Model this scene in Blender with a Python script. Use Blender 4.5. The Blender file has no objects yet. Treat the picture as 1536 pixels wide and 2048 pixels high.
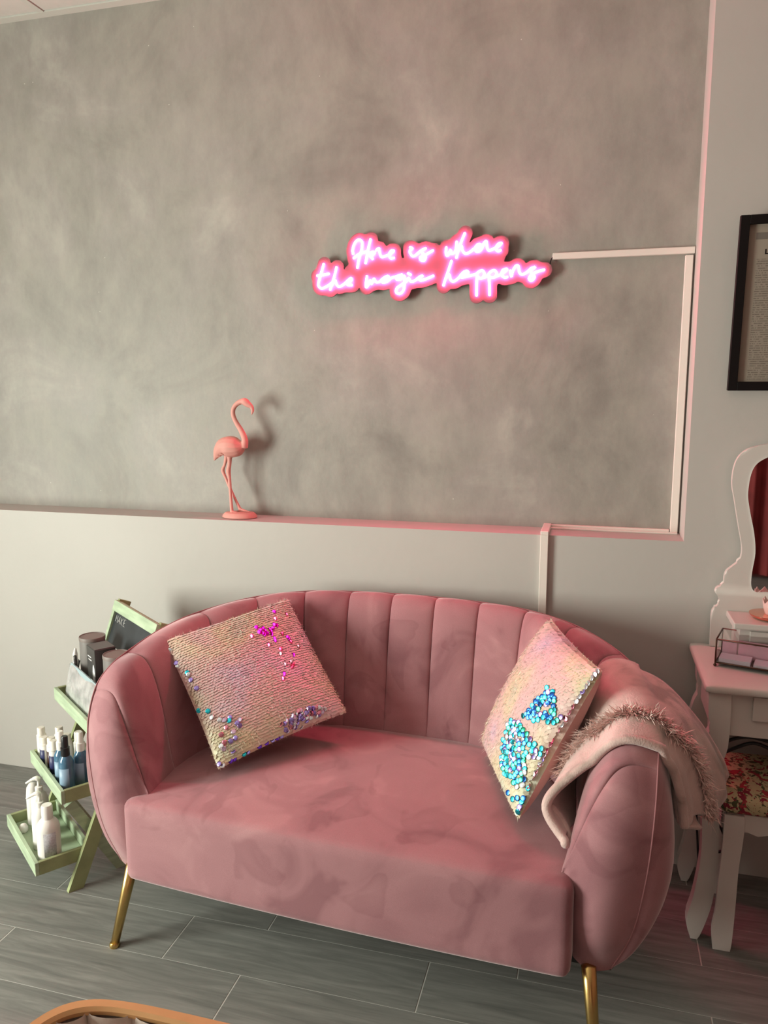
import bpy, bmesh, math, random
import numpy as np
from mathutils import Matrix, Vector, Euler
random.seed(7)
rng = np.random.default_rng(11)
scene = bpy.context.scene
COL = scene.collection
R = math.radians

# ------------------------------------------------------------------ camera
F_PX = 1538.0; PW, PH = 1536.0, 2048.0
PITCH = math.atan(234 / F_PX); YAW = math.atan(424 / math.hypot(F_PX, 234)); CAM_H = 1.5
cam = bpy.data.cameras.new('camera'); cam_o = bpy.data.objects.new('camera', cam); COL.objects.link(cam_o)
cam.sensor_fit = 'VERTICAL'; cam.sensor_height = 36.0; cam.lens = F_PX / PH * 36.0
cam.clip_start = 0.02
cam_o.location = (0, 0, CAM_H)
cam_o.rotation_euler = (math.pi / 2 - PITCH, 0, YAW)
scene.camera = cam_o

# ------------------------------------------------------------------ world, light, exposure
world = bpy.data.worlds.new('world'); scene.world = world; world.use_nodes = True
bg = world.node_tree.nodes['Background']
bg.inputs['Color'].default_value = (0.80, 0.92, 1.0, 1); bg.inputs['Strength'].default_value = 1.0

def area(name, loc, rot, sx, sy, power, color):
    l = bpy.data.lights.new(name, 'AREA'); l.shape = 'RECTANGLE'; l.size = sx; l.size_y = sy
    l.energy = power; l.color = color
    o = bpy.data.objects.new(name, l); COL.objects.link(o); o.location = loc; o.rotation_euler = rot
    return o
# daylight entering by the shop window in the left wall
WIN_Y0, WIN_Y1, WIN_Z0, WIN_Z1 = -0.6, 0.9, 0.40, 1.95
window_light = area('window_daylight', (-3.36, (WIN_Y0 + WIN_Y1) / 2, (WIN_Z0 + WIN_Z1) / 2), (0, R(-90), 0),
                    WIN_Z1 - WIN_Z0, WIN_Y1 - WIN_Y0, 200, (0.97, 1.0, 0.88))

scene.view_settings.view_transform = 'Standard'; scene.view_settings.look = 'None'
scene.view_settings.exposure = 0.0; scene.view_settings.gamma = 1.0
scene.view_settings.use_curve_mapping = False

# ------------------------------------------------------------------ pixel -> place helpers (used to find real positions on real planes)
_f = np.array([-math.sin(YAW) * math.cos(PITCH), math.cos(YAW) * math.cos(PITCH), -math.sin(PITCH)])
_r = np.array([math.cos(YAW), math.sin(YAW), 0.0]); _u = np.cross(_r, _f); EYE = np.array([0, 0, CAM_H])
def ray(x, y): return _f * F_PX + _r * (x - PW / 2) - _u * (y - PH / 2)
def at(x, y, Y):
    d = ray(x, y); return EYE + d * (Y / d[1])
def on_plane(x, y, p, n):
    d = ray(x, y); p = np.asarray(p, float); n = np.asarray(n, float)
    return EYE + d * (((p - EYE) @ n) / (d @ n))

# ------------------------------------------------------------------ object helpers
def lk(o): COL.objects.link(o); return o
def mesh_of(name, verts, faces, smooth=True):
    m = bpy.data.meshes.new(name)
    m.from_pydata([tuple(map(float, v)) for v in verts], [], [tuple(map(int, f)) for f in faces])
    if smooth: m.polygons.foreach_set('use_smooth', [True] * len(m.polygons))
    m.update(); return m
def wmat(p):
    M = Matrix.Identity(4)
    chain = []
    while p is not None: chain.append(p); p = p.parent
    for q in reversed(chain):
        M = M @ q.matrix_parent_inverse @ q.matrix_basis
    return M
def attach(o, p, local=False):
    if p is None: return o
    o.parent = p
    if not local: o.matrix_parent_inverse = wmat(p).inverted()
    return o
def ob(name, me, mat, parent=None, local=False, label=None):
    o = lk(bpy.data.objects.new(name, me))
    if mat is not None and len(me.materials) == 0: me.materials.append(mat)
    attach(o, parent, local)
    if label: o['label'] = label
    return o
def empty(name, loc, rot=(0, 0, 0), label=None, cat=None, group=None):
    o = lk(bpy.data.objects.new(name, None)); o.location = loc; o.rotation_euler = rot; o.empty_display_size = 0.05
    return tag(o, label, cat, group)
def tag(o, label=None, cat=None, group=None, kind=None):
    if label: o['label'] = label
    if cat: o['category'] = cat
    if group: o['group'] = group
    if kind: o['kind'] = kind
    return o
def bm_mesh(bm, name, smooth=False):
    m = bpy.data.meshes.new(name); bmesh.ops.recalc_face_normals(bm, faces=bm.faces); bm.to_mesh(m); bm.free()
    if smooth: m.polygons.foreach_set('use_smooth', [True] * len(m.polygons))
    return m
def box_me(name, lo, hi, bev=0.0, seg=2, M=None):
    bm = bmesh.new(); bmesh.ops.create_cube(bm, size=1)
    lo = np.array(lo, float); hi = np.array(hi, float)
    for v in bm.verts: v.co = Vector(((lo + hi) / 2 + np.array(v.co) * (hi - lo)).tolist())
    if bev > 0: bmesh.ops.bevel(bm, geom=list(bm.edges), offset=bev, segments=seg, profile=0.5, affect='EDGES')
    if M is not None: bmesh.ops.transform(bm, matrix=M, verts=bm.verts)
    return bm_mesh(bm, name)
def box(name, lo, hi, mat, parent=None, bev=0.0, seg=2, local=False, label=None, M=None):
    return ob(name, box_me(name, lo, hi, bev, seg, M), mat, parent, local, label)
def catmull(P, n):
    """resample control polyline to n points, Catmull-Rom, index-uniform"""
    P = np.array(P, float); t = np.linspace(0, len(P) - 1, n)
    return cr(P, t)
def cr(P, t):
    P = np.asarray(P, float); t = np.asarray(t, float)
    i = np.clip(np.floor(t).astype(int), 0, len(P) - 2); f = (t - i)[..., None]
    g = lambda k: P[np.clip(k, 0, len(P) - 1)]
    p0, p1, p2, p3 = g(i - 1), g(i), g(i + 1), g(i + 2)
    p0 = np.where((i == 0)[..., None], 2 * p1 - p2, p0)
    p3 = np.where((i == len(P) - 2)[..., None], 2 * p2 - p1, p3)
    return 0.5 * (2 * p1 + (p2 - p0) * f + (2 * p0 - 5 * p1 + 4 * p2 - p3) * f ** 2 + (3 * p1 - p0 - 3 * p2 + p3) * f ** 3)
def tube_vf(P, rad, seg=8, cap=True, closed=False, off=0):
    P = np.array(P, float); n = len(P); rad = np.full(n, rad) if np.isscalar(rad) else np.array(rad, float)
    T = np.gradient(P, axis=0)
    if closed: T = np.roll(P, -1, 0) - np.roll(P, 1, 0)
    T /= (np.linalg.norm(T, axis=1)[:, None] + 1e-12)
    a = np.array([0, 0, 1.0]) if abs(T[0][2]) < .9 else np.array([1.0, 0, 0])
    N = np.cross(T[0], a); N /= np.linalg.norm(N)
    V = []; Fc = []
    for k in range(n):
        N = N - T[k] * (N @ T[k]); N /= (np.linalg.norm(N) + 1e-12); B = np.cross(T[k], N)
        for j in range(seg):
            th = 2 * math.pi * j / seg; V.append(P[k] + rad[k] * (math.cos(th) * N + math.sin(th) * B))
    m = n if closed else n - 1
    for k in range(m):
        for j in range(seg):
            a0 = k * seg + j; a1 = k * seg + (j + 1) % seg; kk = (k + 1) % n
            Fc.append((off + a0, off + a1, off + kk * seg + (j + 1) % seg, off + kk * seg + j))
    if cap and not closed:
        V.append(P[0] - T[0] * rad[0] * .5); V.append(P[-1] + T[-1] * rad[-1] * .5); c0 = len(V) - 2; c1 = len(V) - 1
        for j in range(seg):
            Fc.append((off + c0, off + (j + 1) % seg, off + j))
            Fc.append((off + c1, off + (n - 1) * seg + j, off + (n - 1) * seg + (j + 1) % seg))
    return V, Fc
def tube(name, P, rad, mat, parent=None, seg=8, closed=False, local=False, label=None):
    V, Fc = tube_vf(P, rad, seg, True, closed); return ob(name, mesh_of(name, V, Fc), mat, parent, local, label)
def tubes(name, lst, mat, parent=None, seg=8, local=False, label=None):
    V = []; Fc = []
    for P, rad in lst:
        v, f = tube_vf(P, rad, seg, True, False, len(V)); V += v; Fc += f
    return ob(name, mesh_of(name, V, Fc), mat, parent, local, label)
def lathe_vf(prof, seg=24, c=(0, 0, 0), sx=1, sy=1):
    V = []; Fc = []; n = len(prof)
    for r_, z in prof:
        for j in range(seg):
            th = 2 * math.pi * j / seg; V.append((c[0] + sx * r_ * math.cos(th), c[1] + sy * r_ * math.sin(th), c[2] + z))
    for k in range(n - 1):
        for j in range(seg):
            Fc.append((k * seg + j, k * seg + (j + 1) % seg, (k + 1) * seg + (j + 1) % seg, (k + 1) * seg + j))
    Fc.append(tuple(reversed(range(seg)))); Fc.append(tuple((n - 1) * seg + j for j in range(seg)))
    return V, Fc
def auto_smooth(me, ang=40):
    me.polygons.foreach_set('use_smooth', [True] * len(me.polygons))
    bm = bmesh.new(); bm.from_mesh(me)
    for e in bm.edges:
        if len(e.link_faces) == 2 and e.calc_face_angle(0) > R(ang): e.smooth = False
    bm.to_mesh(me); bm.free(); return me
def lathe(name, prof, mat, parent=None, c=(0, 0, 0), seg=24, local=False, label=None, sx=1, sy=1, sharp=40):
    V, Fc = lathe_vf(prof, seg, c, sx, sy); return ob(name, auto_smooth(mesh_of(name, V, Fc), sharp), mat, parent, local, label)
def prism_me(name, outline, lo, hi, axis='y', bev=0.0, seg=2):
    """outline in the two other axes (x,z) for 'y', (x,y) for 'z', (y,z) for 'x'"""
    bm = bmesh.new()
    def P(a, b, d): return {'y': (a, d, b), 'z': (a, b, d), 'x': (d, a, b)}[axis]
    A = [bm.verts.new(P(a, b, lo)) for a, b in outline]; B = [bm.verts.new(P(a, b, hi)) for a, b in outline]
    n = len(outline); f0 = bm.faces.new(A); f1 = bm.faces.new(list(reversed(B)))
    for i in range(n): bm.faces.new((A[i], B[i], B[(i + 1) % n], A[(i + 1) % n]))
    if bev > 0:
        ed = list(f0.edges) + list(f1.edges)
        bmesh.ops.bevel(bm, geom=ed, offset=bev, segments=seg, profile=0.5, affect='EDGES')
    big = [f for f in bm.faces if len(f.verts) > 4]
    if bev == 0:
        from mathutils.geometry import tessellate_polygon
        tri = tessellate_polygon([[Vector((a, b, 0)) for a, b in outline]])
        bmesh.ops.delete(bm, geom=big, context='FACES_ONLY')
        for t in tri:
            try: bm.faces.new([A[i] for i in t]); bm.faces.new([B[i] for i in reversed(t)])
            except ValueError: pass
    else: bmesh.ops.triangulate(bm, faces=big, ngon_method='EAR_CLIP')
    return bm_mesh(bm, name)
def prism(name, outline, lo, hi, mat, parent=None, axis='y', bev=0.0, local=False, label=None, sharp=None):
    me = prism_me(name, outline, lo, hi, axis, bev)
    if sharp: auto_smooth(me, sharp)
    return ob(name, me, mat, parent, local, label)
def rgrid_box(lo, hi, r, n=(16, 10, 8), deform=None):
    """box with rounded edges and a regular grid on every side"""
    lo = np.array(lo, float); hi = np.array(hi, float); c = (lo + hi) / 2; h = (hi - lo) / 2
    V = []; Fc = []; key = {}
    def vid(p):
        k = tuple(np.round(p, 5))
        if k not in key: key[k] = len(V); V.append(p)
        return key[k]
    def spaced(m):
        t = np.linspace(-1, 1, m + 1); return np.sign(t) * (1 - (1 - np.abs(t)) ** 1.6)
    for ax in range(3):
        a, b = [(1, 2), (2, 0), (0, 1)][ax]
        ta, tb = spaced(n[a]), spaced(n[b])
        for sgn in (-1, 1):
            idx = [[None] * len(tb) for _ in ta]
            for i, x in enumerate(ta):
                for j, y in enumerate(tb):
                    p = np.zeros(3); p[ax] = sgn * h[ax]; p[a] = x * h[a]; p[b] = y * h[b]
                    q = np.clip(p, -h + r, h - r); d = p - q; L = np.linalg.norm(d)
                    if L > 1e-9: p = q + d / L * r
                    idx[i][j] = vid(p)
            for i in range(len(ta) - 1):
                for j in range(len(tb) - 1):
                    f = (idx[i][j], idx[i + 1][j], idx[i + 1][j + 1], idx[i][j + 1])
                    if len(set(f)) == 4: Fc.append(f if sgn > 0 else tuple(reversed(f)))
    V = np.array(V) + c
    if deform is not None: V = deform(V)
    return V, Fc

# ------------------------------------------------------------------ materials
def nt(name):
    m = bpy.data.materials.new(name); m.use_nodes = True; t = m.node_tree; b = t.nodes['Principled BSDF']; return m, t, b
def mat(name, col, rough=0.5, metal=0.0, var=0.0, scale=20.0, bump=0.0, bscale=None, stretch=(1, 1, 1), coord='Object', sheen=0.0,
        trans=0.0, ior=1.45, coat=0.0, sss=0.0, spec=None, detail=4.0, col2=None, emis=None, estr=0.0, rand=False, alpha=None):
    m, t, b = nt(name); N = t.nodes; L = t.links
    b.inputs['Base Color'].default_value = (*col, 1); b.inputs['Roughness'].default_value = rough; b.inputs['Metallic'].default_value = metal
    b.inputs['Sheen Weight'].default_value = sheen; b.inputs['Transmission Weight'].default_value = trans; b.inputs['IOR'].default_value = ior
    b.inputs['Coat Weight'].default_value = coat
    if sss: b.inputs['Subsurface Weight'].default_value = sss; b.inputs['Subsurface Radius'].default_value = (.02, .01, .01)
    if spec is not None: b.inputs['Specular IOR Level'].default_value = spec
    if emis: b.inputs['Emission Color'].default_value = (*emis, 1); b.inputs['Emission Strength'].default_value = estr
    tc = N.new('ShaderNodeTexCoord'); mp = N.new('ShaderNodeMapping'); mp.inputs['Scale'].default_value = stretch
    L.new(tc.outputs[coord], mp.inputs['Vector'])
    if rand:
        oi = N.new('ShaderNodeObjectInfo'); ml = N.new('ShaderNodeMath'); ml.operation = 'MULTIPLY'; ml.inputs[1].default_value = 37.0
        L.new(oi.outputs['Random'], ml.inputs[0]); L.new(ml.outputs[0], mp.inputs['Location'])
    if var > 0 or col2 is not None:
        no = N.new('ShaderNodeTexNoise'); no.inputs['Scale'].default_value = scale; no.inputs['Detail'].default_value = detail
        L.new(mp.outputs[0], no.inputs['Vector'])
        cr_ = N.new('ShaderNodeValToRGB')
        c2 = col2 if col2 is not None else tuple(min(1, c * (1 + var)) for c in col)
        c1 = col if col2 is not None else tuple(c * (1 - var) for c in col)
        cr_.color_ramp.elements[0].position = .3; cr_.color_ramp.elements[1].position = .7
        cr_.color_ramp.elements[0].color = (*c1, 1); cr_.color_ramp.elements[1].color = (*c2, 1)
        L.new(no.outputs['Fac'], cr_.inputs['Fac']); L.new(cr_.outputs['Color'], b.inputs['Base Color'])
    if bump > 0:
        nb = N.new('ShaderNodeTexNoise'); nb.inputs['Scale'].default_value = bscale or scale * 4; nb.inputs['Detail'].default_value = 3
        L.new(mp.outputs[0], nb.inputs['Vector'])
        bp = N.new('ShaderNodeBump'); bp.inputs['Strength'].default_value = bump; bp.inputs['Distance'].default_value = .01
        L.new(nb.outputs['Fac'], bp.inputs['Height']); L.new(bp.outputs['Normal'], b.inputs['Normal'])
    return m

def ramp(N, stops):
    r_ = N.new('ShaderNodeValToRGB'); e = r_.color_ramp.elements
    while len(e) < len(stops): e.new(0.5)
    for k, (p, c) in enumerate(stops): e[k].position = p; e[k].color = (*c, 1)
    return r_
def cement_material():
    m, t, b = nt('grey_microcement'); N = t.nodes; L = t.links
    tc = N.new('ShaderNodeTexCoord')
    n1 = N.new('ShaderNodeTexNoise'); n1.inputs['Scale'].default_value = 2.0; n1.inputs['Detail'].default_value = 9; n1.inputs['Roughness'].default_value = .60; n1.inputs['Distortion'].default_value = .7
    L.new(tc.outputs['Object'], n1.inputs['Vector'])
    r1 = ramp(N, [(.32, (.245, .232, .208)), (.46, (.315, .305, .270)), (.56, (.335, .318, .290)), (.70, (.420, .412, .365))])
    L.new(n1.outputs['Fac'], r1.inputs['Fac'])
    mp = N.new('ShaderNodeMapping'); mp.inputs['Scale'].default_value = (9, 9, 5); L.new(tc.outputs['Object'], mp.inputs['Vector'])
    n2 = N.new('ShaderNodeTexNoise'); n2.inputs['Scale'].default_value = 1.0; n2.inputs['Detail'].default_value = 8; n2.inputs['Roughness'].default_value = .7
    L.new(mp.outputs[0], n2.inputs['Vector'])
    r2 = ramp(N, [(.32, (.86, .86, .86)), (.5, (1.0, 1.0, 1.0)), (.66, (1.12, 1.12, 1.11))]); L.new(n2.outputs['Fac'], r2.inputs['Fac'])
    mx = N.new('ShaderNodeMix'); mx.data_type = 'RGBA'; mx.blend_type = 'MULTIPLY'; mx.inputs[0].default_value = 1
    L.new(r1.outputs['Color'], mx.inputs[6]); L.new(r2.outputs['Color'], mx.inputs[7])
    # pale specks in the plaster
    vo = N.new('ShaderNodeTexVoronoi'); vo.inputs['Scale'].default_value = 17; L.new(tc.outputs['Object'], vo.inputs['Vector'])
    lt = N.new('ShaderNodeMath'); lt.operation = 'LESS_THAN'; lt.inputs[1].default_value = .03; L.new(vo.outputs['Distance'], lt.inputs[0])
    n3 = N.new('ShaderNodeTexNoise'); n3.inputs['Scale'].default_value = 2.3; L.new(tc.outputs['Object'], n3.inputs['Vector'])
    gt = N.new('ShaderNodeMath'); gt.operation = 'GREATER_THAN'; gt.inputs[1].default_value = .55; L.new(n3.outputs['Fac'], gt.inputs[0])
    an = N.new('ShaderNodeMath'); an.operation = 'MULTIPLY'; L.new(lt.outputs[0], an.inputs[0]); L.new(gt.outputs[0], an.inputs[1])
    m2 = N.new('ShaderNodeMix'); m2.data_type = 'RGBA'; L.new(an.outputs[0], m2.inputs[0]); L.new(mx.outputs[2], m2.inputs[6]); m2.inputs[7].default_value = (.62, .62, .57, 1)
    L.new(m2.outputs[2], b.inputs['Base Color'])
    rr = N.new('ShaderNodeMapRange'); rr.inputs[3].default_value = .42; rr.inputs[4].default_value = .66; L.new(n2.outputs['Fac'], rr.inputs[0]); L.new(rr.outputs[0], b.inputs['Roughness'])
    bp = N.new('ShaderNodeBump'); bp.inputs['Strength'].default_value = .16; bp.inputs['Distance'].default_value = .01
    L.new(n2.outputs['Fac'], bp.inputs['Height']); L.new(bp.outputs['Normal'], b.inputs['Normal'])
    return m
def velvet_material():
    m, t, b = nt('pink_velvet'); N = t.nodes; L = t.links
    tc = N.new('ShaderNodeTexCoord')
    n1 = N.new('ShaderNodeTexNoise'); n1.inputs['Scale'].default_value = 4.2; n1.inputs['Detail'].default_value = 3.2; n1.inputs['Roughness'].default_value = .5; n1.inputs['Distortion'].default_value = 1.1
    L.new(tc.outputs['Object'], n1.inputs['Vector'])
    # brushed nap: soft-edged patches where the pile lies the other way
    r1 = ramp(N, [(.34, (.285, .135, .150)), (.44, (.360, .180, .196)), (.56, (.385, .196, .212)), (.64, (.440, .235, .248))])
    L.new(n1.outputs['Fac'], r1.inputs['Fac'])
    n2 = N.new('ShaderNodeTexNoise'); n2.inputs['Scale'].default_value = 650; n2.inputs['Detail'].default_value = 2; L.new(tc.outputs['Object'], n2.inputs['Vector'])
    r2 = ramp(N, [(.3, (.93, .93, .93)), (.7, (1.07, 1.07, 1.07))]); L.new(n2.outputs['Fac'], r2.inputs['Fac'])
    mx = N.new('ShaderNodeMix'); mx.data_type = 'RGBA'; mx.blend_type = 'MULTIPLY'; mx.inputs[0].default_value = 1
    L.new(r1.outputs['Color'], mx.inputs[6]); L.new(r2.outputs['Color'], mx.inputs[7]); n4 = N.new('ShaderNodeTexNoise'); n4.inputs['Scale'].default_value = 6.5; n4.inputs['Detail'].default_value = 2; n4.inputs['Distortion'].default_value = .8
    mp4 = N.new('ShaderNodeMapping'); mp4.inputs['Location'].default_value = (4.1, 2.2, .7); L.new(tc.outputs['Object'], mp4.inputs['Vector']); L.new(mp4.outputs[0], n4.inputs['Vector'])
    r4 = ramp(N, [(.585, (1, 1, 1)), (.62, (.88, .85, .86)), (.72, (.95, .94, .94))]); L.new(n4.outputs['Fac'], r4.inputs['Fac'])
    mx4 = N.new('ShaderNodeMix'); mx4.data_type = 'RGBA'; mx4.blend_type = 'MULTIPLY'; mx4.inputs[0].default_value = 1
    L.new(mx.outputs[2], mx4.inputs[6]); L.new(r4.outputs['Color'], mx4.inputs[7]); L.new(mx4.outputs[2], b.inputs['Base Color'])
    b.inputs['Roughness'].default_value = .85; b.inputs['Specular IOR Level'].default_value = .1
    b.inputs['Sheen Weight'].default_value = .9; b.inputs['Sheen Roughness'].default_value = .35; b.inputs['Sheen Tint'].default_value = (1, .88, .89, 1)
    bp = N.new('ShaderNodeBump'); bp.inputs['Strength'].default_value = .12; bp.inputs['Distance'].default_value = .002
    L.new(n2.outputs['Fac'], bp.inputs['Height']); L.new(bp.outputs['Normal'], b.inputs['Normal'])
    return m
def plank_material():
    m, t, b = nt('grey_wood_tile'); N = t.nodes; L = t.links
    tc = N.new('ShaderNodeTexCoord'); oi = N.new('ShaderNodeObjectInfo')
    ml = N.new('ShaderNodeMath'); ml.operation = 'MULTIPLY'; ml.inputs[1].default_value = 61.0; L.new(oi.outputs['Random'], ml.inputs[0])
    mp = N.new('ShaderNodeMapping'); mp.inputs['Scale'].default_value = (2.2, 26, 1); L.new(tc.outputs['Object'], mp.inputs['Vector']); L.new(ml.outputs[0], mp.inputs['Location'])
    n1 = N.new('ShaderNodeTexNoise'); n1.inputs['Scale'].default_value = 1.6; n1.inputs['Detail'].default_value = 7; n1.inputs['Roughness'].default_value = .65; n1.inputs['Distortion'].default_value = .7
    L.new(mp.outputs[0], n1.inputs['Vector'])
    r1 = ramp(N, [(.28, (.132, .137, .127)), (.5, (.195, .199, .184)), (.75, (.275, .278, .257))]); L.new(n1.outputs['Fac'], r1.inputs['Fac'])
    L.new(r1.outputs['Color'], b.inputs['Base Color'])
    b.inputs['Roughness'].default_value = .55; b.inputs['Specular IOR Level'].default_value = .25
    bp = N.new('ShaderNodeBump'); bp.inputs['Strength'].default_value = .12; bp.inputs['Distance'].default_value = .004
    L.new(n1.outputs['Fac'], bp.inputs['Height']); L.new(bp.outputs['Normal'], b.inputs['Normal'])
    return m
def floral_material():
    m, t, b = nt('floral_fabric'); N = t.nodes; L = t.links
    tc = N.new('ShaderNodeTexCoord')
    def blot(scale, lo, loc):
        mp = N.new('ShaderNodeMapping'); mp.inputs['Location'].default_value = loc; L.new(tc.outputs['Object'], mp.inputs['Vector'])
        no = N.new('ShaderNodeTexNoise'); no.inputs['Scale'].default_value = scale; no.inputs['Detail'].default_value = 2.5; no.inputs['Distortion'].default_value = 1.2; L.new(mp.outputs[0], no.inputs['Vector'])
        g = N.new('ShaderNodeMath'); g.operation = 'GREATER_THAN'; g.inputs[1].default_value = lo; L.new(no.outputs['Fac'], g.inputs[0]); return g
    def over(base, fac, col):
        mx = N.new('ShaderNodeMix'); mx.data_type = 'RGBA'; L.new(fac.outputs[0], mx.inputs[0])
        if isinstance(base, tuple): mx.inputs[6].default_value = (*base, 1)
        else: L.new(base.outputs[2], mx.inputs[6])
        mx.inputs[7].default_value = (*col, 1); return mx
    a = over((.50, .42, .24), blot(40, .56, (0, 0, 0)), (.07, .08, .03))
    a = over(a, blot(24, .585, (3, 1, 5)), (.34, .03, .04))
    a = over(a, blot(52, .60, (7, 2, 1)), (.22, .01, .03))
    L.new(a.outputs[2], b.inputs['Base Color']); b.inputs['Roughness'].default_value = .8
    return m
def blanket_material():
    m, t, b = nt('fleece'); N = t.nodes; L = t.links
    tc = N.new('ShaderNodeTexCoord')
    n1 = N.new('ShaderNodeTexNoise'); n1.inputs['Scale'].default_value = 9; n1.inputs['Detail'].default_value = 4; n1.inputs['Distortion'].default_value = .8; L.new(tc.outputs['Object'], n1.inputs['Vector'])
    r1 = ramp(N, [(.34, (.27, .215, .18)), (.47, (.52, .385, .35)), (.66, (.66, .50, .46))]); L.new(n1.outputs['Fac'], r1.inputs['Fac']); L.new(r1.outputs['Color'], b.inputs['Base Color'])
    b.inputs['Roughness'].default_value = .95; b.inputs['Sheen Weight'].default_value = .5; b.inputs['Specular IOR Level'].default_value = .1
    n2 = N.new('ShaderNodeTexNoise'); n2.inputs['Scale'].default_value = 260; L.new(tc.outputs['Object'], n2.inputs['Vector'])
    bp = N.new('ShaderNodeBump'); bp.inputs['Strength'].default_value = .35; bp.inputs['Distance'].default_value = .004; L.new(n2.outputs['Fac'], bp.inputs['Height']); L.new(bp.outputs['Normal'], b.inputs['Normal'])
    return m
def sequin_cover_material():
    """pale pearly overlapping sequins, cream, rose and faint green in patches"""
    m, t, b = nt('pearl_sequin'); N = t.nodes; L = t.links
    tc = N.new('ShaderNodeTexCoord')
    n1 = N.new('ShaderNodeTexNoise'); n1.inputs['Scale'].default_value = 5.0; n1.inputs['Detail'].default_value = 2.5; oi = N.new('ShaderNodeObjectInfo'); ad = N.new('ShaderNodeVectorMath'); ad.operation = 'ADD'; L.new(tc.outputs['Object'], ad.inputs[0]); L.new(oi.outputs['Location'], ad.inputs[1]); L.new(ad.outputs[0], n1.inputs['Vector'])
    r1 = ramp(N, [(.34, (.60, .62, .50)), (.44, (.78, .69, .48)), (.53, (.78, .60, .53)), (.62, (.78, .56, .56)), (.74, (.70, .56, .70))]); L.new(n1.outputs['Fac'], r1.inputs['Fac'])
    L.new(r1.outputs['Color'], b.inputs['Base Color'])
    b.inputs['Roughness'].default_value = .42; b.inputs['Specular IOR Level'].default_value = .45; b.inputs['Metallic'].default_value = .1
    b.inputs['Thin Film Thickness'].default_value = 420; b.inputs['Thin Film IOR'].default_value = 1.6
    b.inputs['Sheen Weight'].default_value = .25
    return m
def doc_material():
    m, t, b = nt('printed_document'); N = t.nodes; L = t.links
    tc = N.new('ShaderNodeTexCoord'); sp = N.new('ShaderNodeSeparateXYZ'); L.new(tc.outputs['Object'], sp.inputs[0])
    w = N.new('ShaderNodeMath'); w.operation = 'MULTIPLY'; w.inputs[1].default_value = 1 / .0062; L.new(sp.outputs['Z'], w.inputs[0])
    fr = N.new('ShaderNodeMath'); fr.operation = 'FRACT'; L.new(w.outputs[0], fr.inputs[0])
    lt = N.new('ShaderNodeMath'); lt.operation = 'LESS_THAN'; lt.inputs[1].default_value = .42; L.new(fr.outputs[0], lt.inputs[0])
    mp = N.new('ShaderNodeMapping'); mp.inputs['Scale'].default_value = (260, 1, 160); L.new(tc.outputs['Object'], mp.inputs['Vector'])
    no = N.new('ShaderNodeTexNoise'); no.inputs['Scale'].default_value = 1; L.new(mp.outputs[0], no.inputs['Vector'])
    g = N.new('ShaderNodeMath'); g.operation = 'GREATER_THAN'; g.inputs[1].default_value = .44; L.new(no.outputs['Fac'], g.inputs[0])
    a = N.new('ShaderNodeMath'); a.operation = 'MULTIPLY'; L.new(lt.outputs[0], a.inputs[0]); L.new(g.outputs[0], a.inputs[1])
    mx = N.new('ShaderNodeMix'); mx.data_type = 'RGBA'; L.new(a.outputs[0], mx.inputs[0]); mx.inputs[6].default_value = (.27, .235, .19, 1); mx.inputs[7].default_value = (.15, .125, .10, 1)
    L.new(mx.outputs[2], b.inputs['Base Color']); b.inputs['Roughness'].default_value = .6
    return m

M_WHITE = mat('white_wall_paint', (.50, .482, .45), .55, var=.02, scale=3, bump=.06, bscale=40)
M_ROSE = mat('dusky_rose_bounce', (.26, .145, .125), .7, var=.03, scale=3)  # dark colour given to unseen walls to dim and warm bounced light
M_CEMENT = cement_material()
M_CEIL = mat('ceiling_panel_white', (.70, .67, .62), .8, var=.03, scale=30)
M_CEILBAR = mat('ceiling_bar_white', (.66, .66, .60), .5)
M_DARKGAP = mat('ceiling_void', (.05, .045, .04), .9)
M_PLANK = plank_material()
M_GROUT = mat('pale_grout', (.55, .55, .51), .9, var=.1, scale=60)
M_TRUNK = mat('white_plastic_trunking', (.80, .74, .68), .4)
M_VELVET = velvet_material()
M_PIPING = mat('pink_piping', (.34, .15, .16), .9, sheen=.2)
M_BRASS = mat('brushed_brass', (.62, .43, .16), .28, 1.0, var=.08, scale=40)
M_GREEN = mat('mint_green_wood', (.40, .50, .34), .55, var=.2, scale=9, stretch=(1, 1, 6), bump=.08)
M_GREENSHADE = mat('shaded_green_wood', (.30, .34, .17), .6, var=.2, scale=14)  # olive copy of the mint wood, shade of the sides put into its colour
M_CHALK = mat('chalkboard', (.035, .04, .045), .35, var=.3, scale=12)
M_CHALKLINE = mat('chalk_line', (.62, .62, .60), .9)
M_WHITEPL = mat('white_plastic', (.82, .80, .76), .38, sss=.1)
M_WARMCAP = mat('cream_plastic', (.78, .74, .66), .4)
M_BLACKPL = mat('black_plastic', (.012, .012, .014), .3)
M_BROWNLBL = mat('brown_label', (.055, .022, .018), .4)
M_NAVYLBL = mat('navy_label', (.035, .04, .12), .4)
M_BLUELIQ = mat('blue_spray_liquid', (.06, .15, .24), .12, coat=.6, var=.25, scale=18)
M_BLUELBL = mat('pale_blue_label', (.24, .36, .48), .4)
M_GREYLBL = mat('grey_print_label', (.50, .50, .53), .5, var=.2, scale=220)
M_TIN = mat('warm_grey_tin', (.23, .215, .205), .42, .2)
M_TINLID = mat('taupe_tin_lid', (.20, .165, .15), .5)
M_BOXDARK = mat('charcoal_carton', (.05, .048, .046), .35, coat=.3)
M_BOXGREY = mat('dark_grey_carton', (.085, .08, .075), .4)
M_PRINTFACE = mat('pale_print', (.72, .72, .72), .5, var=.15, scale=60)
M_SILVER = mat('silver_foil', (.80, .82, .82), .25, .6, var=.25, scale=24, bump=.5, bscale=40)
M_CLEARBAG = mat('clear_pouch_strip', (.45, .58, .62), .2, .2)
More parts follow.
